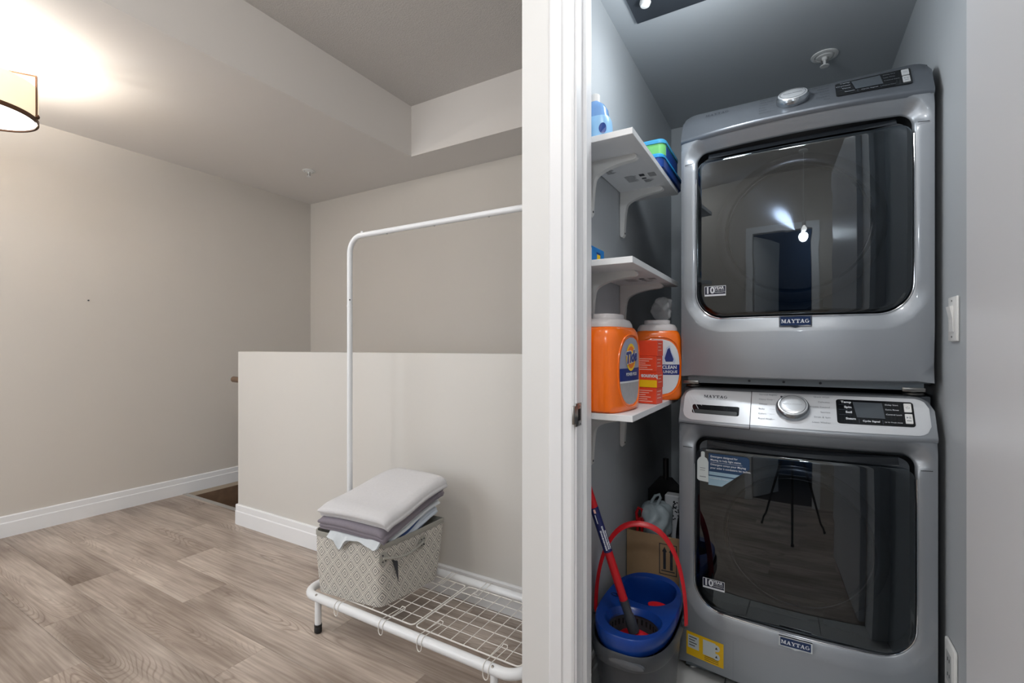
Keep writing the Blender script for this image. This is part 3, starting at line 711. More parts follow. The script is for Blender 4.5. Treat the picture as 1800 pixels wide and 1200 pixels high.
# ------------------------------------------------------------------ shelves
def shelf(zb, label, printed, y0=1.285, y1=1.892):
    root = thing('wall_shelf', label, 'shelf', (-.56, (y0+y1)/2, zb), 'white wall shelves in the closet')
    MB().box(-.558, -.373, y0, y1, zb, zb+.018, .001, 1).build('board', shelf_w, root, smooth=False)
    for yb in (1.43, 1.765):
        P = []
        # side outline of the bracket in (distance from wall, drop below board)
        P = [(0, 0), (.150, 0), (.157, -.005), (.158, -.011), (.152, -.016)]
        for k in range(9):
            t = k/8; P.append((.050+.09*(1-t)**1.5-.022*t, -.018-.012*(t)**1.2*1.0-.02*t*t))
        P += [(.024, -.06), (.020, -.085), (.016, -.145), (.0155, -.162), (.010, -.170), (.003, -.168), (0, -.16)]
        mb = MB(); mb.prism([(-.558+a, yb-.011, zb+b) for a, b in P], (0, .022, 0))
        es = [e for e in mb.bm.edges]; br = mb.build('bracket', white_pl, root, ang=50)
        MB().lathe([(.0035, 0), (.0035, .0012)], (-.558+.135, yb, zb-.0175), 10).build('screw', ink, br)
        for zz in (.075, .155): MB().lathe([(.0035, 0), (.0035, .0012)], (-.558+.0185-(zz-.075)*.03, yb, zb-zz), 10, Matrix.Rotation(PI/2, 3, 'Y')).build('screw', ink, br)
    if printed:
        pr = MB(); rnd = random.Random(3)
        def B(a, b, c, d): pr.poly([(x, y, zb-.0006) for x, y in R4(a, b, c, d)])
        for i in range(9): B(-.535+.0, 1.50+i*.006, -.505+rnd.uniform(-.01, .004), 1.5018+i*.006)
        for i in range(11): B(-.495, 1.60+i*.006, -.455+rnd.uniform(-.014, 0), 1.6015+i*.006)
        B(-.445, 1.60, -.428, 1.622); B(-.445, 1.64, -.43, 1.652)
        for i in range(6): B(-.415+i*.004, 1.60, -.4135+i*.004, 1.64)
        for i in range(6): B(-.443, 1.66+i*.005, -.415+rnd.uniform(-.01, .01), 1.6615+i*.005)
        pr.build('printed_label', ink, root, smooth=False)
    return root
shelf(1.705, 'topmost white wall shelf with a printed label on its underside', True)
shelf(1.352, 'middle white wall shelf holding only a small blue box', True)
shelf(.914, 'lowest white wall shelf carrying the orange detergent tubs', False)
# ---- things on the top shelf
def loft(mb, secs): mb.loops(secs); return mb
BZ = .74
b = thing('detergent_bottle', 'blue detergent bottle with white cap at the near end of the top shelf', 'bottle', (-.475, 1.345, 1.723))
zb = 1.723
secs = [[(x, y, zb+z*BZ) for x, y in sup(-.505, 1.35, hx*.9, hy, 2.8, 32)] for hx, hy, z in ((.05, .03, 0), (.055, .034, .006), (.056, .035, .06), (.054, .034, .085), (.049, .031, .10), (.046, .029, .105), (.042, .027, .135), (.032, .022, .155), (.018, .016, .168), (.014, .014, .172))]
loft(MB(), secs).build('body', bottle_b, b)
secs = [[(x, y, zb+z*BZ) for x, y in sup(-.505, 1.35, hx*.9, hy, 2.8, 32)] for hx, hy, z in ((.0555, .0345, .012), (.0565, .0355, .06), (.0545, .0345, .086), (.0495, .0315, .1005))]
m_ = MB(); m_.loops(secs, False, False); m_.build('label_band', bottle_lb, b)
MB().lathe([(.014, .168*BZ), (.0145, .2*BZ), (.012, .203*BZ), (.012, .168*BZ)], (-.505, 1.35, zb), 20).build('cap', white_pl, b)
pm_ = MB(); pm_.poly([(-.485+.046+.004*math.cos(t*PI/8), 1.35-.016-.0*math.cos(t*PI/8)+.0, zb+.045+.02*math.sin(t*PI/8)) for t in range(3)]) if False else None
dd = MB(); n_ = 20
for rr_, tt_ in ((0, 0),):
    def bs(a, z): 
        th = a; c_, s_ = math.cos(th), math.sin(th); e = 2.8
        return Vector((-.505+.0520*math.copysign(abs(c_)**(2/e), c_), 1.35+.0366*math.copysign(abs(s_)**(2/e), s_), zb+z*BZ))
    dd.poly([bs(-.95+.28*math.cos(t*2*PI/n_), .045+.021*math.sin(t*2*PI/n_)) for t in range(n_)])
dd.build('logo_spot', navy_pl, b, smooth=False)
def tub_box(name, label, cat, x0, x1, y0, y1, z0, h, mb_, ml, lidh=.022, grp=None):
    r = thing(name, label, cat, ((x0+x1)/2, (y0+y1)/2, z0), grp)
    P0 = rbox(x0+.008, x1-.008, y0+.008, y1-.008, .02); P1 = rbox(x0+.003, x1-.003, y0+.003, y1-.003, .022); P2 = rbox(x0, x1, y0, y1, .024)
    loft(MB(), [[(a, b_, z0) for a, b_ in P0], [(a, b_, z0+.005) for a, b_ in P1], [(a, b_, z0+h-lidh) for a, b_ in P1]]).build('body', mb_, r)
    P3 = rbox(x0+.006, x1-.006, y0+.006, y1-.006, .02)
    loft(MB(), [[(a, b_, z0+h-lidh) for a, b_ in P2], [(a, b_, z0+h-.006) for a, b_ in P2], [(a, b_, z0+h) for a, b_ in P3]]).build('lid', ml, r)
    return r
t1 = tub_box('storage_tub', 'dark blue lidded tub on the far end of the top shelf', 'tub', -.525, -.366, 1.62, 1.945, 1.7235, .050, navy_pl, cyan_pl, .014)
t2 = tub_box('storage_tub', 'green lidded tub stacked on the dark blue tub', 'tub', -.515, -.368, 1.65, 1.885, 1.7745, .060, green_pl, teal_pl, .016)
MB().box(-.3715, -.3695, 1.68, 1.86, 1.776, 1.812).build('side_print', navy_pl, t2, smooth=False)
# ---- middle shelf
b = thing('dish_soap_box', 'small blue carton lying on the middle shelf', 'box', (-.527, 1.35, 1.371))
MB().box(-.553, -.500, 1.289, 1.415, 1.3705, 1.418, .002, 1).build('carton', mat('azure_carton', (30, 125, 200), .4, noise=.1, nscale=40), b, smooth=False)
MB().box(-.4998, -.4992, 1.352, 1.378, 1.3715, 1.398, .0002, 1).build('yellow_print', yellow, b, smooth=False)
MB().box(-.4998, -.4992, 1.290, 1.306, 1.3715, 1.410, .0002, 1).build('white_print', lab_white, b, smooth=False)
MB().box(-.4998, -.4993, 1.348, 1.382, 1.398, 1.404, .0002, 1).build('navy_print', navy_pl, b, smooth=False)
# ---- lowest shelf: detergent tubs
ZS = .9325
def pod_tub(label, cx, cy, rot, band, hx=.074, hy=.112, H=.245, right=False):
    root = thing('detergent_tub', label, 'tub', (cx, cy, ZS), 'orange detergent tubs'); e = 3.4
    R_ = Matrix.Rotation(rot, 3, 'Z'); 
    def W_(p): return R_ @ Vector(p)+Vector((cx, cy, ZS))
    prof = [(.90, .0), (.97, .006), (1., .02), (1., .10), (1., .19), (.985, .215), (.93, .234), (.86, .244), (.80, .247)]
    loft(MB(), [[W_((x, y, z)) for x, y in sup(0, 0, hx*k_, hy*k_, e, 56)] for k_, z in prof]).build('body', orange_pl, root)
    prof = [(.80, .243), (.84, .247), (.83, .256), (.74, .268), (.58, .272), (.55, .272), (.55, .283), (.53, .286), (.3, .286)]
    loft(MB(), [[W_((x, y, z)) for x, y in sup(0, 0, hx*k_, hy*k_, 2.6, 48)] for k_, z in prof]).build('lid', lid_pl, root)
    def sf(a, z, off=.0008): return W_((hx*max(0, 1-abs(a/hy)**e)**(1/e)+off, a, z))
    zc, hz, wz = .118, .098, .072
    def halfw(z): return wz*max(0, 1-abs((z-zc)/hz)**2.6)**(1/2.6)
    def band_(z0, z1, m_, off, nm, shrink=1.):
        mb = MB(); zs = [z0+(z1-z0)*k/14 for k in range(15)]
        mb.grid(lambda u, z: sf(u*halfw(z)*shrink, z, off), [-1+k/8 for k in range(17)], zs); return mb.build(nm, m_, root)
    # raised oval rim around the label
    N_ = 48; ring = []
    for k in range(N_):
        t = 2*PI*k/N_; c_, s_ = math.cos(t), math.sin(t)
        ring.append(sf(1.08*wz*math.copysign(abs(c_)**(2/2.6), c_), zc+1.08*hz*math.copysign(abs(s_)**(2/2.6), s_), .0))
    MB().tube(ring, .0025, 8, True).build('label_rim', orange_pl, root)
    lab = band_(zc-hz*.995, zc-.034, lab_white if right else mat('grey_label', (170, 168, 170), .4, noise=.15, nscale=60), .0006, 'label_foot')
    band_(zc-.034, zc-.029, lab_white, .0009, 'label_line')
    nb = band_(zc-.029, zc+.008, lab_navy, .0008, 'label_band')
    top = band_(zc+.008, zc+hz*.995, lab_grey if not right else lab_white, .0006, 'label_top')
    if not right:
        for r1_, m2_, nm_, o_ in ((.036, yellow, 'logo_ring', .0016), (.029, orange_pr, 'logo_ring', .0020), (.018, yellow, 'logo_core', .0024)):
            MB().loops([[sf(-.004+q*r1_*.95*math.cos(2*PI*k/32), .158+q*r1_*1.12*math.sin(2*PI*k/32), o_) for k in range(32)] for q in (1, .66, .33, .05)], False, True)
            mb = MB(); mb.loops([[sf(-.004+q*r1_*.95*math.cos(2*PI*k/32), .158+q*r1_*1.12*math.sin(2*PI*k/32), o_) for k in range(32)] for q in (1, .66, .33, .05)], False, True); mb.build(nm_, m2_, root)
        text_geo('Tide', .044, lambda a, b: sf(-.004+a*1.0, .158+b+a*.12, .0029), 'CENTER', bold=.0042, shear=.15).build('lettering_outline', lab_white, root, smooth=False, recalc=False)
        tmb = text_geo('Tide', .044, lambda a, b: sf(-.004+a*1.0, .158+b+a*.12, .0034), 'CENTER', bold=.0022, shear=.15)
        tmb.build('lettering', lab_navy, root, smooth=False, recalc=False)
        text_geo(band, .0125, lambda a, b: sf(a, zc-.010+b, .002), 'CENTER', bold=.0004).build('lettering', lab_white, nb, smooth=False, recalc=False)
    else:
        text_geo('CLEAN', .016, lambda a, b: sf(.062+a, zc-.002+b, .002), 'RIGHT', bold=.0005).build('lettering', lab_white, nb, smooth=False, recalc=False)
        text_geo('UNIQUE', .013, lambda a, b: sf(.064+a, zc-.018+b, .002), 'RIGHT', bold=.0003).build('lettering', lab_white, nb, smooth=False, recalc=False)
        q = MB(); q.poly([sf(.036+a*1.5, .160+b*1.3, .0012) for a, b in ((-.012, -.024), (.012, -.024), (.015, -.015), (.006, .008), (.001, .026), (-.006, .02), (-.016, -.012))]); q.build('logo_outline', mat('pale_blue_print', (196, 206, 226), .4), root, smooth=False)
        dp = MB(); dp.poly([sf(.036+a, .160+b, .0016) for a, b in ((-.012, -.024), (.012, -.024), (.015, -.015), (.006, .008), (.001, .026), (-.006, .02), (-.016, -.012))]); dp.build('logo_drop', lab_navy, root, smooth=False)
    return root
pod_tub('orange detergent tub at the near end of the lowest shelf with a round logo', -.480, 1.392, math.radians(-6), 'POWER PODS')
pod_tub('orange detergent tub behind the stack of small red cartons', -.427, 1.785, math.radians(-72), '', .070, .084, .245, True)
# stack of small cartons, upside down
rot = math.radians(-8)
spots = ['bottom carton in the stack of four red dryer-sheet cartons', 'second carton from the bottom, yellow stripe, in the red carton stack', 'third carton from the bottom in the red carton stack', 'topmost plain red carton in the stack on the lowest shelf']
for i in range(4):
    z0 = ZS+.0005+i*.0525; cx, cy = -.424+.002*(i % 2), 1.612
    r = thing('dryer_sheet_box', spots[i], 'carton', (cx, cy, z0), 'small red cartons stacked on the lowest shelf')
    M_ = Matrix.Translation((cx, cy, 0)) @ Matrix.Rotation(rot+math.radians((i % 2)*2), 4, 'Z')
    MB().box(-.048, .048, -.028, .028, z0, z0+.052, .001, 1, M=M_).build('carton', red_box, r, smooth=False)
    f = lambda a, b, h=.0006: M_ @ Vector((a, -.028-h, z0+.026+b))
    g_ = lambda a, b, h=.0006: M_ @ Vector((.048+h, a, z0+.026+b))
    if i == 1:
        MB().poly([f(*p) for p in R4(-.047, -.024, .047, .0)]).build('yellow_stripe', yellow, r, smooth=False)
        text_geo('bounce', .019, lambda a, b: f(.022-a, .012-b, .0009), 'CENTER', bold=.0008).build('lettering', lab_white, r, smooth=False, recalc=False)
    elif i != 3:
        q = MB()
        for k in range(6): q.poly([f(*p) for p in R4(-.042, .016-k*.007, .036-(k*7 % 5)*.006, .0185-k*.007)])
        q.build('small_print', pink_ink, r, smooth=False)
    q = MB()
    for k in range(3): q.poly([g_(*p) for p in R4(-.02, .014-k*.011, .014-(k % 2)*.008, .0165-k*.011)])
    q.build('side_print', pink_ink, r, smooth=False)
def bag(name, label, c, size, m_, seed, parent_cat='bag', knot=True, nn=40, rough=.35, zmin=None):
    r = thing(name, label, parent_cat, (c[0], c[1], c[2])); rn = random.Random(seed)
    ph = [(rn.uniform(0, 6.28), rn.uniform(0, 6.28), rn.choice((2, 3, 4, 5, 7)), rn.uniform(.03, .12)) for _ in range(9)]
    mb = MB(); secs = []
    for i in range(1, 20):
        v = PI*i/20; L = []
        for k in range(nn):
            u = 2*PI*k/nn; rr = 1+rough*sum(a_*math.sin(f_*u+p_+2.3*math.sin(v*f_*.5+q_)) for p_, q_, f_, a_ in ph)*2
            z = max(0, size[2]*(1-math.cos(v))*.5*(.85+.15*rr)) if True else 0
            L.append((c[0]+size[0]*.5*math.sin(v)**.7*rr*math.cos(u), c[1]+size[1]*.5*math.sin(v)**.7*rr*math.sin(u), c[2]+z))
        secs.append(L)
    mb.loops(secs); mb.build('crumpled_film', m_, r, ang=80); return r
bag('plastic_bag', 'crumpled clear plastic bag on top of the rear orange tub', (-.412, 1.80, ZS+.2865), (.075, .06, .085), clear_bag, 5, rough=.7)

# ------------------------------------------------------------------ mop bucket, mop, carton
bx, by, bhx, bhy = -.414, 1.510, .122, .220
bu = thing('mop_bucket', 'dark grey mop bucket with blue spin wringer and red handle', 'bucket', (bx, by, 0))
def oval(k, z, e=2.7, dx=0, dy=0): return [(x, y, z) for x, y in sup(bx+dx, by+dy, bhx*k-(.0), bhy*k, e, 56)]
mb = MB(); mb.loops([oval(.76, .002), oval(.80, .01), oval(.90, .205), oval(.92, .215), oval(.985, .220), oval(1., .227), oval(1., .260), oval(.985, .265), oval(.955, .261), oval(.93, .215), oval(.80, .02)])
mb.build('body', dkgrey_pl, bu)
# front pouring lip with a glossy recess
MB().lathe([(.052, -.008), (.050, .003), (.030, .005), (.002, .0055)], (bx+.02, by-bhy*.985, .241), 24, Matrix.Rotation(PI/2, 3, 'X'), 1, .2).build('grip_recess', mat('grey_gloss', (84, 87, 92), .12), bu)
# blue wringer top: plate with a rear filling hole and a front spin hole
wr = MB(); zt = .308
out = [(x, y) for x, y in sup(bx, by, .113, .212, 2.5, 56)]
h1 = [(x, y) for x, y in sup(bx+.002, by+.098, .088, .088, 2.3, 36)]
h2 = [(x, y) for x, y in sup(bx+.006, by-.098, .084, .080, 2.05, 36)]
def dish(x, y): return zt-.010*max(0, 1-((y-by-.005)/.03)**2)*0-.012*max(0, 1-(math.hypot((x-bx)/.113, (y-by)/.212)))**.5
edges = []
for lp in (out, h1, h2):
    vs = [wr.bm.verts.new((x, y, dish(x, y))) for x, y in lp]
    for i in range(len(vs)): edges.append(wr.bm.edges.new((vs[i], vs[(i+1) % len(vs)])))
bmesh.ops.triangle_fill(wr.bm, edges=edges, use_beauty=True)
wr.loops([[(x, y, dish(x, y)) for x, y in out], [(bx+(x-bx)*1.03, by+(y-by)*1.015, zt-.004) for x, y in out], [(bx+(x-bx)*1.03, by+(y-by)*1.015, zt-.025) for x, y in out], [(bx+(x-bx)*.97, by+(y-by)*.98, zt-.05) for x, y in out]], False, False)
for lp, c0, dz in ((h1, (bx+.002, by+.098), .16), (h2, (bx+.006, by-.098), .03)):
    wr.loops([[(x, y, dish(x, y)) for x, y in lp], [(c0[0]+(x-c0[0])*.97, c0[1]+(y-c0[1])*.97, zt-.012) for x, y in lp], [(c0[0]+(x-c0[0])*.86, c0[1]+(y-c0[1])*.86, zt-dz) for x, y in lp]], False, lp is h1)
wr = wr.build('wringer_top', blue_pl, bu, ang=45)
MB().lathe([(.014, 0), (.016, .002), (.012, .003), (.010, -.004)], (bx-.085, by+.010, zt-.0045), 24, None, 1, .6).build('tab_hole', mat('blue_dark', (8, 28, 70), .4), wr)
MB().lathe([(.03, 0), (.03, .004), (.002, .005)], (bx+.050, by+.030, zt-.016), 20, Matrix.Rotation(.35, 3, 'X'), 1.1, .5).build('splash_tab', red_pl, wr)
bsk = MB().lathe([(.073, .0), (.071, -.03), (.056, -.080), (.02, -.085)], (bx+.006, by-.098, zt-.026), 40, cap0=False); bsk.build('spin_basket', mat('basket_grey', (58, 60, 64), .4), wr)
sl = MB()
for k in range(30):
    t = 2*PI*k/30; x_, y_ = bx+.006+.0700*math.cos(t), by-.098+.0700*math.sin(t)
    sl.box(-.002, .002, -.001, .001, -.008, .008, M=Matrix.Translation((x_, y_, zt-.048)) @ Matrix.Rotation(t+PI/2, 4, 'Z'))
sl.build('basket_slots', gap, wr, smooth=False)
hp = []
A_, B_ = Vector((bx-.133, by-.035, .262)), Vector((bx+.131, by+.030, .262))
for k in range(33):
    t = PI*k/32; c_ = (A_+B_)/2; hp.append(c_+(A_-B_)/2*math.copysign(abs(math.cos(t))**.85, math.cos(t))+Vector((.0, .02, 1)).normalized()*.292*math.sin(t)**.9)
mb = MB(); secs = []
for i, p in enumerate(hp):
    t = (hp[min(i+1, 32)]-hp[max(i-1, 0)]).normalized(); w = Vector((.25, -.97, 0)); w = (w-t*w.dot(t)).normalized(); n2 = t.cross(w)
    secs.append([p+w*a+n2*b_ for a, b_ in ((-.014, -.002), (-.008, -.008), (0, -.001), (.008, -.008), (.014, -.002), (.014, .003), (-.014, .003))])
mb.loops(secs); mb.build('carry_handle', red_pl, bu, ang=50)
for q in (A_, B_): MB().lathe([(.011, -.008), (.013, 0), (.011, .008)], q, 16, Matrix.Rotation(PI/2, 3, 'Y')).build('pivot', dkgrey_pl, bu)
# mop
B0 = Vector((-.402, 1.412, .256)); T0 = Vector((-.517, 1.330, .690)); dv = (T0-B0).normalized()
mp_ = thing('spin_mop', 'red mop with navy label on its pole, its head sitting in the bucket', 'mop', B0)
U = B0+dv*.115
MB().tube([U, U+dv*.46], .0125, 16).build('pole', red_pl, mp_)
lbn = MB().tube([U+dv*.155, U+dv*.295], .0130, 20).build('pole_label', mat('navy_wrap', (24, 34, 92), .35), mp_)
vw = (Vector((0, 0, 1.12))-U).normalized(); sd = dv.cross(vw).normalized(); nn_ = sd.cross(dv).normalized()*-1
if nn_.dot(vw) < 0: nn_ = -nn_
def lf(a, b): 
    th = b/.0132; return U+dv*(.225-a)+nn_*.0134*math.cos(th)+sd*.0134*math.sin(th)
q = MB(); rn = random.Random(2)
for b_, a0, a1 in ((-.003, .0, .062), (.0045, -.012, .06), (.011, .004, .058)):
    a = a0
    while a < a1:
        w = rn.uniform(.002, .005); h_ = rn.uniform(.0016, .0026)
        q.poly([lf(a, b_-h_), lf(a+w, b_-h_), lf(a+w, b_+h_), lf(a, b_+h_)]); a += w+rn.uniform(.0004, .0012)
q.poly([lf(-.05, -.0055), lf(-.022, -.0055), lf(-.022, -.003), lf(-.05, -.003)])
q.build('label_print', ink_l, lbn, smooth=False, recalc=False)
MB().poly([lf(-.066, -.005), lf(-.054, -.005), lf(-.054, .001), lf(-.066, .001)]).build('pink_print', pink_ink, lbn, smooth=False, recalc=False)
MB().tube([U+dv*.001, U-dv*.045, U-dv*.05, U-dv*.10], .012, 16, radii=[.0135, .0125, .015, .017]).build('collar', dkgrey_pl, mp_)
MB().loops([[(B0.x+x, B0.y+y, B0.z+z) for x, y in [(r_*math.cos(a), r_*math.sin(a)) for a in [PI/2+2*PI*k/36 for k in range(36)] for r_ in [rad*(1+.28*math.cos(3*(a-PI/6)))]]] for rad, z in ((.058, -.028), (.060, -.018), (.05, -.008), (.02, .006))]).build('head_plate', red_pl, mp_) if False else None
mh = MB(); mh.loops([[(B0.x+r_*math.cos(a), B0.y+.004+r_*math.sin(a), B0.z+z) for a in [2*PI*k/36 for k in range(36)] for r_ in [rad*(1+.25*math.cos(3*(a-.5)))]] for rad, z in ((.050, -.030), (.052, -.020), (.042, -.008), (.018, .010))]); mh.build('head_plate', red_pl, mp_)
fr_ = MB(); rn = random.Random(4)
for k in range(60):
    a = 2*PI*k/60+rn.uniform(-.05, .05); r1, r2 = rn.uniform(.015, .04), rn.uniform(.046, .056)
    fr_.tube([(B0.x+r1*math.cos(a), B0.y+r1*math.sin(a), B0.z-.028), (B0.x+r2*math.cos(a), B0.y+r2*math.sin(a), B0.z-.042), (B0.x+r2*.9*math.cos(a), B0.y+r2*.9*math.sin(a), B0.z-.06)], .003, 5)
fo = fr_.build('fringe', cloth_w, mp_); fo['kind'] = 'stuff'
# cardboard carton
ca = thing('cardboard_box', 'open brown cardboard box with two printed arrows behind the bucket', 'box', (-.45, 1.95, 0))
x0, x1, y0, y1, h = -.556, -.346, 1.835, 2.12, .405
for nm, bxx in (('front_panel', (x0, x1, y0, y0+.004)), ('back_panel', (x0, x1, y1-.004, y1)), ('side_panel', (x0, x0+.004, y0+.004, y1-.004)), ('side_panel', (x1-.004, x1, y0+.004, y1-.004))):
    MB().box(*bxx, .002, h).build(nm, carton_m, ca, smooth=False)
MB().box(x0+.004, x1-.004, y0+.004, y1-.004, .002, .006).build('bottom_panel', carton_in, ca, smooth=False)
pr = MB(); fy = y0-.0006
def cb(a, b, c, d): pr.poly([(x, fy, z) for x, z in R4(a, b, c, d)])
ax0, ax1, az0, az1 = -.431, -.366, .262, .378
cb(ax0, az0, ax0+.003, az1); cb(ax1-.003, az0, ax1, az1); cb(ax0, az0, ax1, az0+.003); cb(ax0, az1-.003, ax1, az1); cb(ax0+.008, az0+.012, ax1-.008, az0+.016)
for cx in (ax0+.020, ax1-.020):
    cb(cx-.005, az0+.02, cx+.005, az1-.028); pr.poly([(cx-.009, fy, az1-.03), (cx+.009, fy, az1-.03), (cx, fy, az1-.011)])
pr.build('arrow_print', ink, ca, smooth=False)
# things in the carton
bag('plastic_bag', 'milky plastic carrier bag bulging out of the cardboard box', (-.47, 1.95, .345), (.13, .14, .15), milky_bag, 9)
bh = thing('bag_handle', 'x', 'x') if False else None
pb = [o for o in C.objects if o.get('label', '').startswith('milky')][0]
MB().tube([(-.485, 1.93, .470), (-.483, 1.93, .500), (-.468, 1.93, .525), (-.452, 1.93, .532), (-.448, 1.93, .52), (-.458, 1.93, .497), (-.462, 1.93, .47)], .006, 8).build('bag_handle', milky_bag, pb)
r = thing('paper_bag', 'white patterned paper bag standing in the cardboard box', 'bag', (-.41, 2.06, .02)); MB().box(-.455, -.395, 2.03, 2.08, .008, .505, .004, 1).build('paper', lab_white, r, smooth=False)
q = MB(); rn = random.Random(8)
for k in range(26):
    a, b_ = rn.uniform(-.425, -.40), rn.uniform(.40, .48); q.poly([(x, 2.0293, z) for x, z in R4(a, b_, a+.006, b_+.005)])
q.build('pattern', ink, r, smooth=False)
r = thing('spray_bottle', 'dark bottle at the right side of the cardboard box', 'bottle', (-.375, 1.98, .02)); MB().lathe([(.022, .008), (.024, .02), (.024, .38), (.018, .43), (.010, .455), (.010, .50), (.0115, .5005), (.0115, .53), (.002, .532)], (-.375, 1.985, 0), 24).build('body', blk, r)
MB().lathe([(.0245, .3), (.0245, .37)], (-.375, 1.985, 0), 24, cap0=False, cap1=False).build('label_band', tag_dk, r)
r = thing('red_tool_handle', 'red loop handle poking out of the box beside the wall', 'tool', (-.53, 1.9, .1))
MB().tube([(-.532, 1.90, .05), (-.532, 1.90, .42), (-.536, 1.90, .455), (-.528, 1.90, .475), (-.513, 1.90, .47), (-.510, 1.90, .44), (-.514, 1.90, .40), (-.516, 1.90, .05)], .006, 10).build('loop', red_pl, r)
MB().box(-.528, -.516, 1.893, 1.907, .425, .436).build('grip_bridge', red_pl, r)
r = thing('dustpan', 'black dustpan leaning at the back of the cardboard box', 'dustpan', (-.48, 2.09, .01))
MB().prism([(-.55, 2.095, .01), (-.37, 2.095, .01), (-.38, 2.095, .50), (-.44, 2.095, .56), (-.49, 2.095, .56), (-.54, 2.095, .50)], (0, .012, 0)).build('pan', blk, r, smooth=False)
MB().tube([(-.465, 2.101, .55), (-.465, 2.101, .64)], .012, 12).build('grip', blk, r)

# ------------------------------------------------------------------ garment rack
ra = thing('clothes_rack', 'white metal clothes rack with a wire base shelf against the half wall', 'clothes rack', (-1.18, 1.42, 0))
x0, x1, y0, y1, zr = -1.69, -.69, 1.218, 1.622, .137
def rr_path(x0, x1, y0, y1, z, r, n=7): return [(x, y, z) for x, y in rbox(x0, x1, y0, y1, r, n)]
MB().tube(rr_path(x0, x1, y0, y1, zr, .065, 9), .0165, 16, True).build('base_frame', white_metal, ra)
for x_, y_ in ((-1.60, y0), (-.78, y0), (-1.60, y1), (-.78, y1)):
    lg = MB().tube([(x_, y_, zr-.008), (x_, y_, .03)], .0125, 16).build('leg', white_metal, ra)
    MB().lathe([(.010, 0), (.0145, .004), (.0145, .018), (.012, .022), (.0145, .024), (.0145, .034)], (x_, y_, .0005), 20).build('foot', black_rub, lg)
xa, xb, zt_ = -1.655, -.725, 1.598
def post(xp, sx):
    P = [(xp-sx*.035, 1.42, zr+.004), (xp-sx*.006, 1.42, zr+.03), (xp, 1.42, zr+.07)] + [(xp, 1.42, zr+.07+(zt_-.075-zr-.07)*k/6) for k in range(1, 7)]
    return P
for xp, sx in ((xa, 1), (xb, -1)):
    MB().tube([(xp, 1.42, zr-.004), (xp, 1.42, .62)], .0115, 16).build('post', white_metal, ra)
    MB().tube([(xp, 1.42, .62), (xp, 1.42, 1.30)], .0115, 16).build('post', white_metal, ra)
    for z_ in (.62, 1.30): MB().lathe([(.0125, -.004), (.0128, 0), (.0125, .004)], (xp, 1.42, z_), 20).build('joint_ring', white_metal, ra)
    MB().lathe([(.003, 0), (.003, .002)], (xp+.0085, 1.412, 1.325), 10, Matrix.Rotation(PI/2, 3, 'Y')).build('screw', ink, ra)
P = [(xa, 1.42, 1.30), (xa, 1.42, zt_-.07)] + [(xa+.07-.07*math.cos(t*PI/16), 1.42, zt_-.07+.07*math.sin(t*PI/16)) for t in range(1, 9)] + [(xa+.07+(xb-xa-.14)*k/6, 1.42, zt_) for k in range(1, 7)] + [(xb-.07+.07*math.sin(t*PI/16), 1.42, zt_-.07+.07*math.cos(t*PI/16)) for t in range(1, 9)] + [(xb, 1.42, 1.30)]
MB().tube(P, .0115, 16).build('top_bar', white_metal, ra)
for x_ in (-1.43, -1.18, -.93): MB().lathe([(.003, 0), (.003, .002)], (x_, 1.418, zt_-.0135), 10).build('screw', nickel, ra)
MB().lathe([(.005, 0), (.005, .006), (.003, .008)], (xa+.075, 1.42, zt_+.010), 12).build('knob', white_metal, ra)
for x_ in (-1.60, -.78): MB().lathe([(.0045, -.001), (.0045, .0015), (.002, .002)], (x_, y0-.0085, zr+.0140), 12, Matrix.Rotation(math.radians(32), 3, 'X')).build('screw', nickel, ra)
# wire grid panels
gp = [(-1.600, -1.148), (-1.138, -.715)]
for gx0, gx1 in gp:
    pn = MB().tube([(x, y, .140) for x, y in rbox(gx0, gx1, 1.262, 1.582, .015, 4)], .0025, 8, True).build('grid_panel', white_wire, ra)
    n1 = round((gx1-gx0)/.052); n2 = 6
    for k in range(1, n1):
        x_ = gx0+(gx1-gx0)*k/n1; MB().tube([(x_, 1.262, .1435), (x_, 1.582, .1435)], .0014, 6).build('wire', white_wire, pn)
    for k in range(1, n2):
        y_ = 1.262+.32*k/n2; MB().tube([(gx0, y_, .1415), (gx1, y_, .1415)], .0014, 6).build('wire', white_wire, pn)
for cx, side in ((-1.475, 0), (-1.243, 0), (-1.065, 0), (-.80, 0), (-1.475, 1), (-1.243, 1), (-1.065, 1), (-.80, 1)):
    yr, ye_ = (y0, 1.262) if side == 0 else (y1, 1.582); sg = 1 if side == 0 else -1
    q = MB()
    for dx in (-.010, .010):
        P = [(cx+dx, yr+sg*.018*math.cos(a), zr+.018*math.sin(a)) for a in [math.radians(-150-k*24) for k in range(9)]]
        P = [(cx+dx, yr-sg*.017, zr-.012)] + [(cx+dx, yr+sg*.0185*math.cos(a), zr+.0185*math.sin(a)) for a in [math.radians(170-k*20) for k in range(6)]] + [(cx+dx, ye_+sg*.05, .1475), (cx+dx*.8, ye_+sg*.056, .153)]
        q.tube(P, .0013, 6)
    q.tube([(cx+.010*math.cos(a), yr-sg*.0175, zr-.012+.016*math.sin(a)) for a in [PI+PI*k/8 for k in range(9)]], .0016, 6)
    q.tube([(cx-.008, ye_+sg*.056, .153), (cx+.008, ye_+sg*.056, .153)], .0013, 6)
    q.build('wire_clip', white_wire, ra)

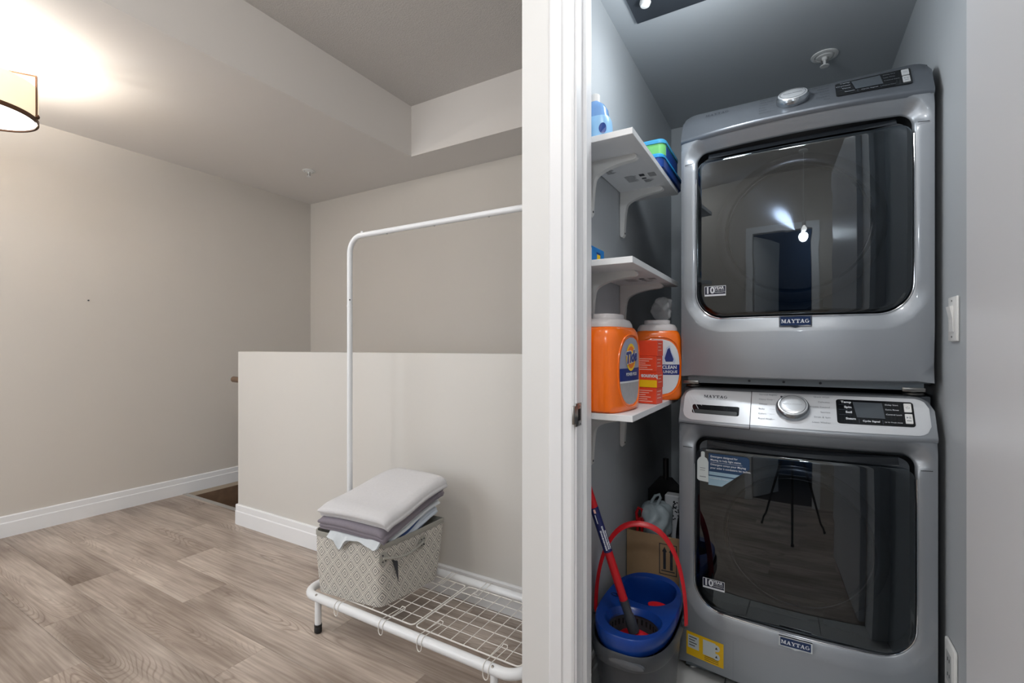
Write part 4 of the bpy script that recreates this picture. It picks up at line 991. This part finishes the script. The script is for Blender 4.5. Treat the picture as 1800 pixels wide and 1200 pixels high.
# ------------------------------------------------------------------ fabric basket and towels
bc = [(-1.628, 1.236), (-1.318, 1.272), (-1.282, 1.565), (-1.592, 1.560)]   # bottom corners
tcn = [(-1.632, 1.222), (-1.290, 1.258), (-1.262, 1.592), (-1.600, 1.585)]   # top corners
zb0, zb1 = .1475, .398
fb = thing('fabric_basket', 'fabric storage basket with a grey and white diamond pattern on the rack shelf', 'basket', (-1.45, 1.41, zb0))
def quad_loop(cn, r=.03, n=5, dz=lambda t: 0):
    P = []
    for i in range(4):
        p = Vector(cn[i]); a = Vector(cn[i-1]); b_ = Vector(cn[(i+1) % 4]); da = (a-p).normalized(); db = (b_-p).normalized()
        for k in range(n+1):
            t = k/n; q0 = p+da*r*(1-t)**2+db*r*t**2; P.append((q0.x, q0.y))
        e = Vector(cn[(i+1) % 4]); ed = (p-e).normalized()
        for k in range(1, 8):
            t = k/8; q0 = (p+db*r)*(1-t)+(e+ed*r)*t; P.append((q0.x, q0.y))
    return P
lo, hi = quad_loop(bc), quad_loop(tcn)
mb = MB(); rows = []
nV = 9; nL = len(lo)
per = [0]
for i in range(nL): 
    a, b_ = hi[i], hi[(i+1) % nL]; per.append(per[-1]+math.hypot(a[0]-b_[0], a[1]-b_[1]))
def bpt(i, v, off=0.):
    i %= nL; t = v; x = lo[i][0]*(1-t)+hi[i][0]*t; y_ = lo[i][1]*(1-t)+hi[i][1]*t
    cx, cy = -1.452, 1.41; d = Vector((x-cx, y_-cy)); l = d.length
    fr = (i % 13)/13.0
    sag = math.sin(PI*min(1, fr*1.1))*.5*math.sin(PI*v)*.014*((-1)**(i//13))
    d = d*(1+(sag+off)/l); z = zb0+(zb1-zb0)*t-(.006*math.sin(PI*fr) if v > .5 else 0)*v
    return Vector((cx+d.x, cy+d.y, z))
uvl = mb.bm.loops.layers.uv.new('UVMap')
V = [[mb.bm.verts.new(bpt(i, v/(nV-1))) for i in range(nL)] for v in range(nV)]
for v in range(nV-1):
    for i in range(nL):
        k_ = (i+1) % nL; f = mb.bm.faces.new((V[v][i], V[v][k_], V[v+1][k_], V[v+1][i]))
        for lp, (uu, vv) in zip(f.loops, ((per[i], v), (per[i+1], v), (per[i+1], v+1), (per[i], v+1))): lp[uvl].uv = (uu, vv/(nV-1)*.25)
mb.bm.faces.new(list(reversed(V[0])))
mb.build('body', weave_m, fb, ang=70)
mb = MB(); mb.loops([[bpt(i, v_, -.006) for i in range(nL)] for v_ in (.25, .5, .75, .985)], True, False); mb.build('lining', rim_grey, fb)
mb = MB(); mb.loops([[bpt(i, .93, .0015) for i in range(nL)], [bpt(i, .94, .003) for i in range(nL)], [bpt(i, 1.0, .003)+Vector((0, 0, .002)) for i in range(nL)], [bpt(i, 1.0, -.003)+Vector((0, 0, .003)) for i in range(nL)], [bpt(i, .93, -.005) for i in range(nL)]], False, False); mb.build('rim_band', rim_grey, fb, ang=60)
# rope handle on the right side (side index 1)
hd = None
for i_ in (16, 23):
    p = bpt(i_, .78, .004); 
    mb = MB(); Q = [bpt(i_, .78+dv_, .0035)+(bpt(i_+1, .78, 0)-bpt(i_-1, .78, 0)).normalized()*du for du, dv_ in [(.017*math.cos(2*PI*k/16), .10*math.sin(2*PI*k/16)*(1.2 if math.sin(2*PI*k/16) < 0 else 1)) for k in range(16)]]
    mb.prism(Q, (.002, -.0004, 0)); pt_ = mb.build('handle_patch', rim_grey, fb)
    st2 = MB()
    for du, dz in ((-.007, .012), (.007, .012), (-.007, -.012), (.007, -.012)): st2.lathe([(.0028, 0), (.0028, .0035)], p+Vector((.002, du, dz)), 8, Matrix.Rotation(PI/2, 3, 'Y'))
    st2.build('stitching', tag_dk, pt_)
p0, p1 = bpt(16, .78, .009), bpt(23, .78, .009)
MB().tube([p0.lerp(p1, k/10)+Vector((.012*math.sin(PI*k/10), 0, -.016*math.sin(PI*k/10))) for k in range(11)], .0045, 8).build('rope_handle', rim_grey, fb)
pt = bpt(19, .62, .004)
MB().prism([pt+Vector((.001, -.016, .02)), pt+Vector((.004, .010, .006)), pt+Vector((.006, .012, -.075)), pt+Vector((.003, .004, -.04))], (.0012, 0, 0)).build('care_tag', tag_dk, fb, smooth=False)
# towels: stacked folded layers, each a soft slab following a height field
def slab(mb, cn, zf, th, nu=26, nv=22, r=None, edge='round'):
    """soft slab: cn = 4 plan corners (front-left, front-right, back-right, back-left)"""
    c = [Vector(p) for p in cn]
    def P(u, v): return (c[0]*(1-u)+c[1]*u)*(1-v)+(c[3]*(1-u)+c[2]*u)*v
    secs = []
    for i in range(nu+1):
        u = i/nu; L = []
        eu = min(u, 1-u)*nu; tk = th*(1 if eu >= 2 else (.55+.225*eu))
        m_ = nv
        for k in range(m_+1):
            v = k/m_; q = P(u, v); L.append(Vector((q.x, q.y, zf(u, v)+tk/2*(1-.0*v))))
        for k in (1, 2, 3):   # rounded back edge
            a = PI/2-PI*k/4; q = P(u, 1+.35*th/ .3*math.cos(a)); L.append(Vector((q.x, q.y, zf(u, 1)+tk/2*math.sin(a))))
        for k in range(m_, -1, -1):
            v = k/m_; q = P(u, v); L.append(Vector((q.x, q.y, zf(u, v)-tk/2)))
        for k in (1, 2, 3):
            a = -PI/2-PI*k/4; q = P(u, .35*th/.3*math.cos(a)); L.append(Vector((q.x, q.y, zf(u, 0)+tk/2*math.sin(a))))
        secs.append(L)
    mb.loops(secs); return mb
def wob(u, v, s): return .0022*math.sin(5*u+3*v+s)+.0016*math.sin(9*v-4*u+2*s)
def zpile(base_f, base_b):
    def f(u, v):
        s = v*v*(3-2*v)
        droop = -.012*max(0, (.12-v)/.12)**2-.010*max(0, (u-.9)/.1)**2
        return base_f+(base_b-base_f)*(s*.75+v*.25)+droop+.006*math.sin(PI*u)
    return f
def pile(name, label, layers, m_, cat='towel'):
    r = thing(name, label, cat, (-1.44, 1.41, .40)); mb = MB()
    for cn, f0, b0, th, sd_ in layers:
        zf = zpile(f0, b0); slab(mb, cn, lambda u, v: zf(u, v)+wob(u, v, sd_), th)
    mb.build('folded_cloth', m_, r, ang=70); return r
cn_top = [(-1.588, 1.216), (-1.262, 1.250), (-1.240, 1.560), (-1.540, 1.572)]
def sh(cn, a, b_=0): return [(p[0]+a, p[1]+b_) for p in cn]
pile('bath_towel', 'folded pale grey towel lying on top of the towel pile', [(cn_top, .496, .566, .026, 0), (sh(cn_top, .003, .006), .483, .552, .016, .15), (sh(cn_top, -.002, .010), .474, .545, .012, .3)], towel_w)
cn_m = [(-1.592, 1.220), (-1.284, 1.253), (-1.262, 1.564), (-1.545, 1.576)]
pile('bath_towel', 'folded mauve towel under the pale grey towel', [(cn_m, .449, .530, .026, 1.), (sh(cn_m, .004, .003), .434, .516, .022, 1.1), (sh(cn_m, .0, .006), .422, .507, .016, 1.2)], towel_m)
cn_w = [(-1.560, 1.300), (-1.298, 1.300), (-1.277, 1.556), (-1.545, 1.568)]
pile('hand_towel', 'folded white towel with loose edges beneath the mauve towel', [(cn_w, .414, .494, .013, 2.), (sh(cn_w, .008, .003), .405, .481, .010, 2.9), (sh(cn_w, -.006, .003), .396, .470, .010, 4.1)], cloth_w)
cn_s = [(-1.560, 1.330), (-1.300, 1.345), (-1.284, 1.556), (-1.555, 1.564)]
pile('tea_towel', 'blue striped cloth showing at the right side of the basket', [(cn_s, .384, .455, .012, 3.), (sh(cn_s, .003, .002), .374, .441, .012, 3.9), (sh(cn_s, -.006, .002), .364, .428, .012, 4.8)], stripe_m, 'cloth')
fl_ = thing('face_cloth', 'crumpled white cloth hanging over the front rim of the basket', 'cloth', (-1.42, 1.23, .40))
mb = MB()
def fz(u, v, up):
    x = -1.545+.245*u
    rim = 1.222+.105*(x+1.632)
    lump = .5+.5*math.sin(7.5*u+1.)*.5+.25*math.sin(17*u)
    y_ = rim+.075*(1-v)-.018*v-.006*math.sin(9*u)*v
    z = .402+(.006+.010*lump*math.sin(PI*min(1, v*1.1)))*(1 if up else .2)
    if v > .78:
        d = (v-.78)/.22; z -= d*(.012+.010*lump+.040*math.exp(-((u-.27)/.075)**2)+.012*math.exp(-((u-.95)/.06)**2))
    if not up: y_ += .007
    return Vector((x, y_, z))
us = [k/60 for k in range(61)]; vs_ = [k/26 for k in range(27)]
mb.loops([[fz(u, v, True) for u in us]+[fz(u, v, False) for u in reversed(us)] for v in vs_])
mb.build('folded_cloth', cloth_w, fl_, ang=70)

# ------------------------------------------------------------------ lamps and fittings
la = thing('drum_ceiling_lamp', 'cream drum ceiling lamp with bronze rim, lit, near the left wall', 'lamp', (-3.2, .62, 2.5))
lx, ly = -3.2, .62
MB().lathe([(.205, 2.205), (.205, 2.352), (.2035, 2.352), (.2035, 2.205)], (lx, ly, 0), 64, cap0=False, cap1=False).build('shade', shade_m, la)
MB().lathe([(.2045, 2.188), (.2075, 2.190), (.2075, 2.208), (.204, 2.208), (.198, 2.200), (.198, 2.190)], (lx, ly, 0), 64, cap0=False, cap1=False).build('shade_rim', brown_metal, la)
MB().lathe([(.200, 2.196), (.15, 2.192), (.002, 2.190)], (lx, ly, 0), 48, cap0=False).build('diffuser', diff_m, la)
MB().lathe([(.014, 2.186), (.012, 2.178), (.006, 2.172), (.001, 2.171)], (lx, ly, 0), 20).build('finial', brown_metal, la)
MB().lathe([(.075, 2.499), (.075, 2.480), (.065, 2.474), (.012, 2.474), (.008, 2.40), (.008, 2.30)], (lx, ly, 0), 32).build('ceiling_canopy', brown_metal, la)
for a in (math.radians(-62), math.radians(58), math.radians(178)):
    M_ = Matrix.Translation((lx, ly, 0)) @ Matrix.Rotation(a, 4, 'Z')
    MB().box(.2035, .2095, -.006, .006, 2.192, 2.40, M=M_).box(.03, .2095, -.006, .006, 2.40, 2.408, M=M_).lathe([(.011, 0), (.011, .008), (.004, .012)], M_ @ Vector((.206, 0, 2.214)), 14, (Matrix.Rotation(a, 3, 'Z') @ Matrix.Rotation(PI/2, 3, 'Y'))).build('strap', brown_metal, la)
for hx_, hy_, lab_ in ((.0, .26, 'round white ceiling lamp nearest the closet door'), (-1.45, -.45, 'added round ceiling lamp giving fill over the middle of the hall')):  # the second one is added for fill
    hl = thing('hall_ceiling_lamp', lab_, 'lamp', (hx_, hy_, 2.863), 'round ceiling lamps of the hall')
    MB().lathe([(.16, 2.862), (.16, 2.838), (.15, 2.834)], (hx_, hy_, 0), 40, cap1=False).build('lamp_base', white_pl, hl)
    MB().lathe([(.145, 2.84), (.135, 2.815), (.10, 2.795), (.04, 2.785), (.002, 2.784)], (hx_, hy_, 0), 40, cap0=False).build('diffuser', globe_m, hl)
pl_ = thing('fill_pendant', 'added white pendant-shaped fill light mirrored in the dryer glass', 'lamp', (.12, -.55, 2.863))  # added body for the low fill that reaches the washer console
MB().lathe([(.05, 2.862), (.05, 2.845), (.01, 2.84)], (.12, -.55, 0), 24).build('ceiling_rose', white_pl, pl_)
MB().tube([(.12, -.55, 2.842), (.12, -.55, 2.03)], .003, 8).build('cord', white_pl, pl_)
MB().lathe([(.018, 2.04), (.022, 2.03), (.022, 1.985), (.018, 1.98)], (.12, -.55, 0), 20).build('lamp_holder', white_pl, pl_)
MB().lathe([(.012, 1.985), (.014, 1.97), (.028, 1.95), (.030, 1.935), (.022, 1.92), (.003, 1.914)], (.12, -.55, 0), 24).build('bulb', globe_m, pl_)
cl = thing('closet_ceiling_lamp', 'dark square ceiling lamp plate with white knobs in the closet', 'lamp', (-.25, 1.5, 2.303))
plate_m = mat('dark_nickel', (88, 94, 102), .35, .7, noise=.12, nscale=9)
MB().box(-.480, -.010, 1.245+.06, 1.712, 2.290, 2.3025, .002, 1).build('plate', plate_m, cl, smooth=False)
for x_, y_ in ((-.422, 1.600), (-.066, 1.600)): MB().lathe([(.004, 2.291), (.017, 2.285), (.019, 2.276), (.015, 2.267), (.003, 2.263)], (x_, y_, 0), 24).build('knob', white_pl, cl)
MB().lathe([(.062, 2.292), (.066, 2.24), (.07, 2.21), (.066, 2.205)], (-.24, 1.49, 0), 32, cap1=False).build('lamp_cup', white_pl, cl)
MB().lathe([(.064, 2.2095), (.03, 2.208), (.002, 2.2078)], (-.24, 1.49, 0), 32, cap0=False).build('lens', spot_m, cl)
def sprinkler(x, y, z, label):
    r = thing('sprinkler_head', label, 'sprinkler', (x, y, z))
    MB().lathe([(.048, -.0005), (.047, -.004), (.036, -.006), (.034, -.003), (.030, -.004), (.026, -.009), (.014, -.009)], (x, y, z), 32).build('cover_ring', white_pl, r)
    MB().lathe([(.010, -.008), (.010, -.018), (.005, -.022), (.005, -.040), (.016, -.042), (.016, -.045), (.002, -.046)], (x, y, z), 20).build('deflector', white_pl, r)
    MB().box(x-.012, x-.009, y-.002, y+.002, z-.042, z-.010).box(x+.009, x+.012, y-.002, y+.002, z-.042, z-.010).build('frame_arm', nickel, r, smooth=False)
sprinkler(-3.255, 2.394, 2.5, 'small sprinkler head under the low bulkhead near the far corner')
sprinkler(.118, 2.30, 2.303, 'white sprinkler head on the closet ceiling behind the dryer')
# switch and outlet on the closet's right wall
sw = thing('light_switch', 'white rocker light switch on the closet right wall', 'switch', (.37, 1.65, 1.19))
MB().box(.363, .3695, 1.612, 1.688, 1.135, 1.252, .003).build('cover_plate', white_pl, sw)
MB().prism([(.3625, 1.633, 1.160), (.3625, 1.633, 1.228), (.354, 1.633, 1.226), (.360, 1.633, 1.192), (.3625, 1.633, 1.160)][:4]+[(.3612, 1.633, 1.160)], (0, .034, 0)).build('rocker', white_pl, sw, smooth=False)
for z_ in (1.147, 1.241): MB().lathe([(.0025, 0), (.0025, .001)], (.3625, 1.65, z_), 10, Matrix.Rotation(-PI/2, 3, 'Y')).build('screw', nickel, sw)
ou = thing('wall_outlet', 'white wall outlet low on the closet right wall', 'outlet', (.37, 1.665, .27))
MB().box(.361, .3695, 1.625, 1.712, .205, .336, .004).build('cover_plate', white_pl, ou)
MB().box(.3600, .3612, 1.648, 1.690, .232, .310, .0004, 1).build('socket_face', mat('socket_grey', (170, 172, 172), .4), ou, smooth=False)
q = MB()
for z_ in (.251, .291):
    for dy in (-.007, .007): q.box(.3594, .3602, 1.669+dy-.0012, 1.669+dy+.0012, z_-.004, z_+.005)
q.build('slots', gap, ou, smooth=False)
# nail and handrail
r = thing('wall_nail', 'tiny dark nail in the left wall', 'nail', (-4, 1.276, 1.428)); MB().lathe([(.002, 0), (.002, .012), (.005, .012), (.005, .014)], (-4, 1.276, 1.428), 10, Matrix.Rotation(PI/2, 3, 'Y')).build('nail_body', ink, r)
r = thing('handrail', 'end of a dark wooden handrail behind the half wall', 'handrail', (-3.0, 1.9, .95))
MB().tube([(-3.415, 1.895, .893), (-3.405, 1.895, .893), (-3.0, 1.895, .88), (-2.5, 1.895, .52), (-1.9, 1.895, .07)], .021, 14, radii=[.012, .021, .021, .021, .021]).build('rail', wood_dk, r)
MB().tube([(-2.95, 1.835, .80), (-2.95, 1.885, .80), (-2.95, 1.895, .845)], .007, 10).build('rail_bracket', nickel, r)
# tripod under the camera, seen only in the washer glass
tp = thing('camera_tripod', 'black tripod standing in the hall in front of the closet', 'tripod', (0, 0, 0))
MB().tube([(0, -.0, .62), (0, 0, .98)], .014, 14).build('centre_column', blk, tp)
MB().lathe([(.03, .98), (.03, 1.0), (.02, 1.01), (.02, 1.03), (.035, 1.035), (.035, 1.045)], (0, 0, 0), 20).build('head', blk, tp)
MB().lathe([(.035, .84), (.04, .86), (.04, .90), (.03, .92)], (0, 0, 0), 20).build('collar', blk, tp)
for a in (90, 210, 330):
    c_, s_ = math.cos(math.radians(a)), math.sin(math.radians(a))
    lg = MB().tube([(.03*c_, .03*s_, .87), (.17*c_, .17*s_, .45), (.32*c_, .32*s_, .012)], .012, 12, radii=[.014, .012, .009]).build('leg', blk, tp)
    MB().lathe([(.012, 0), (.012, .02), (.006, .022)], (.323*c_, .323*s_, .0005), 14).build('rubber_foot', black_rub, lg)
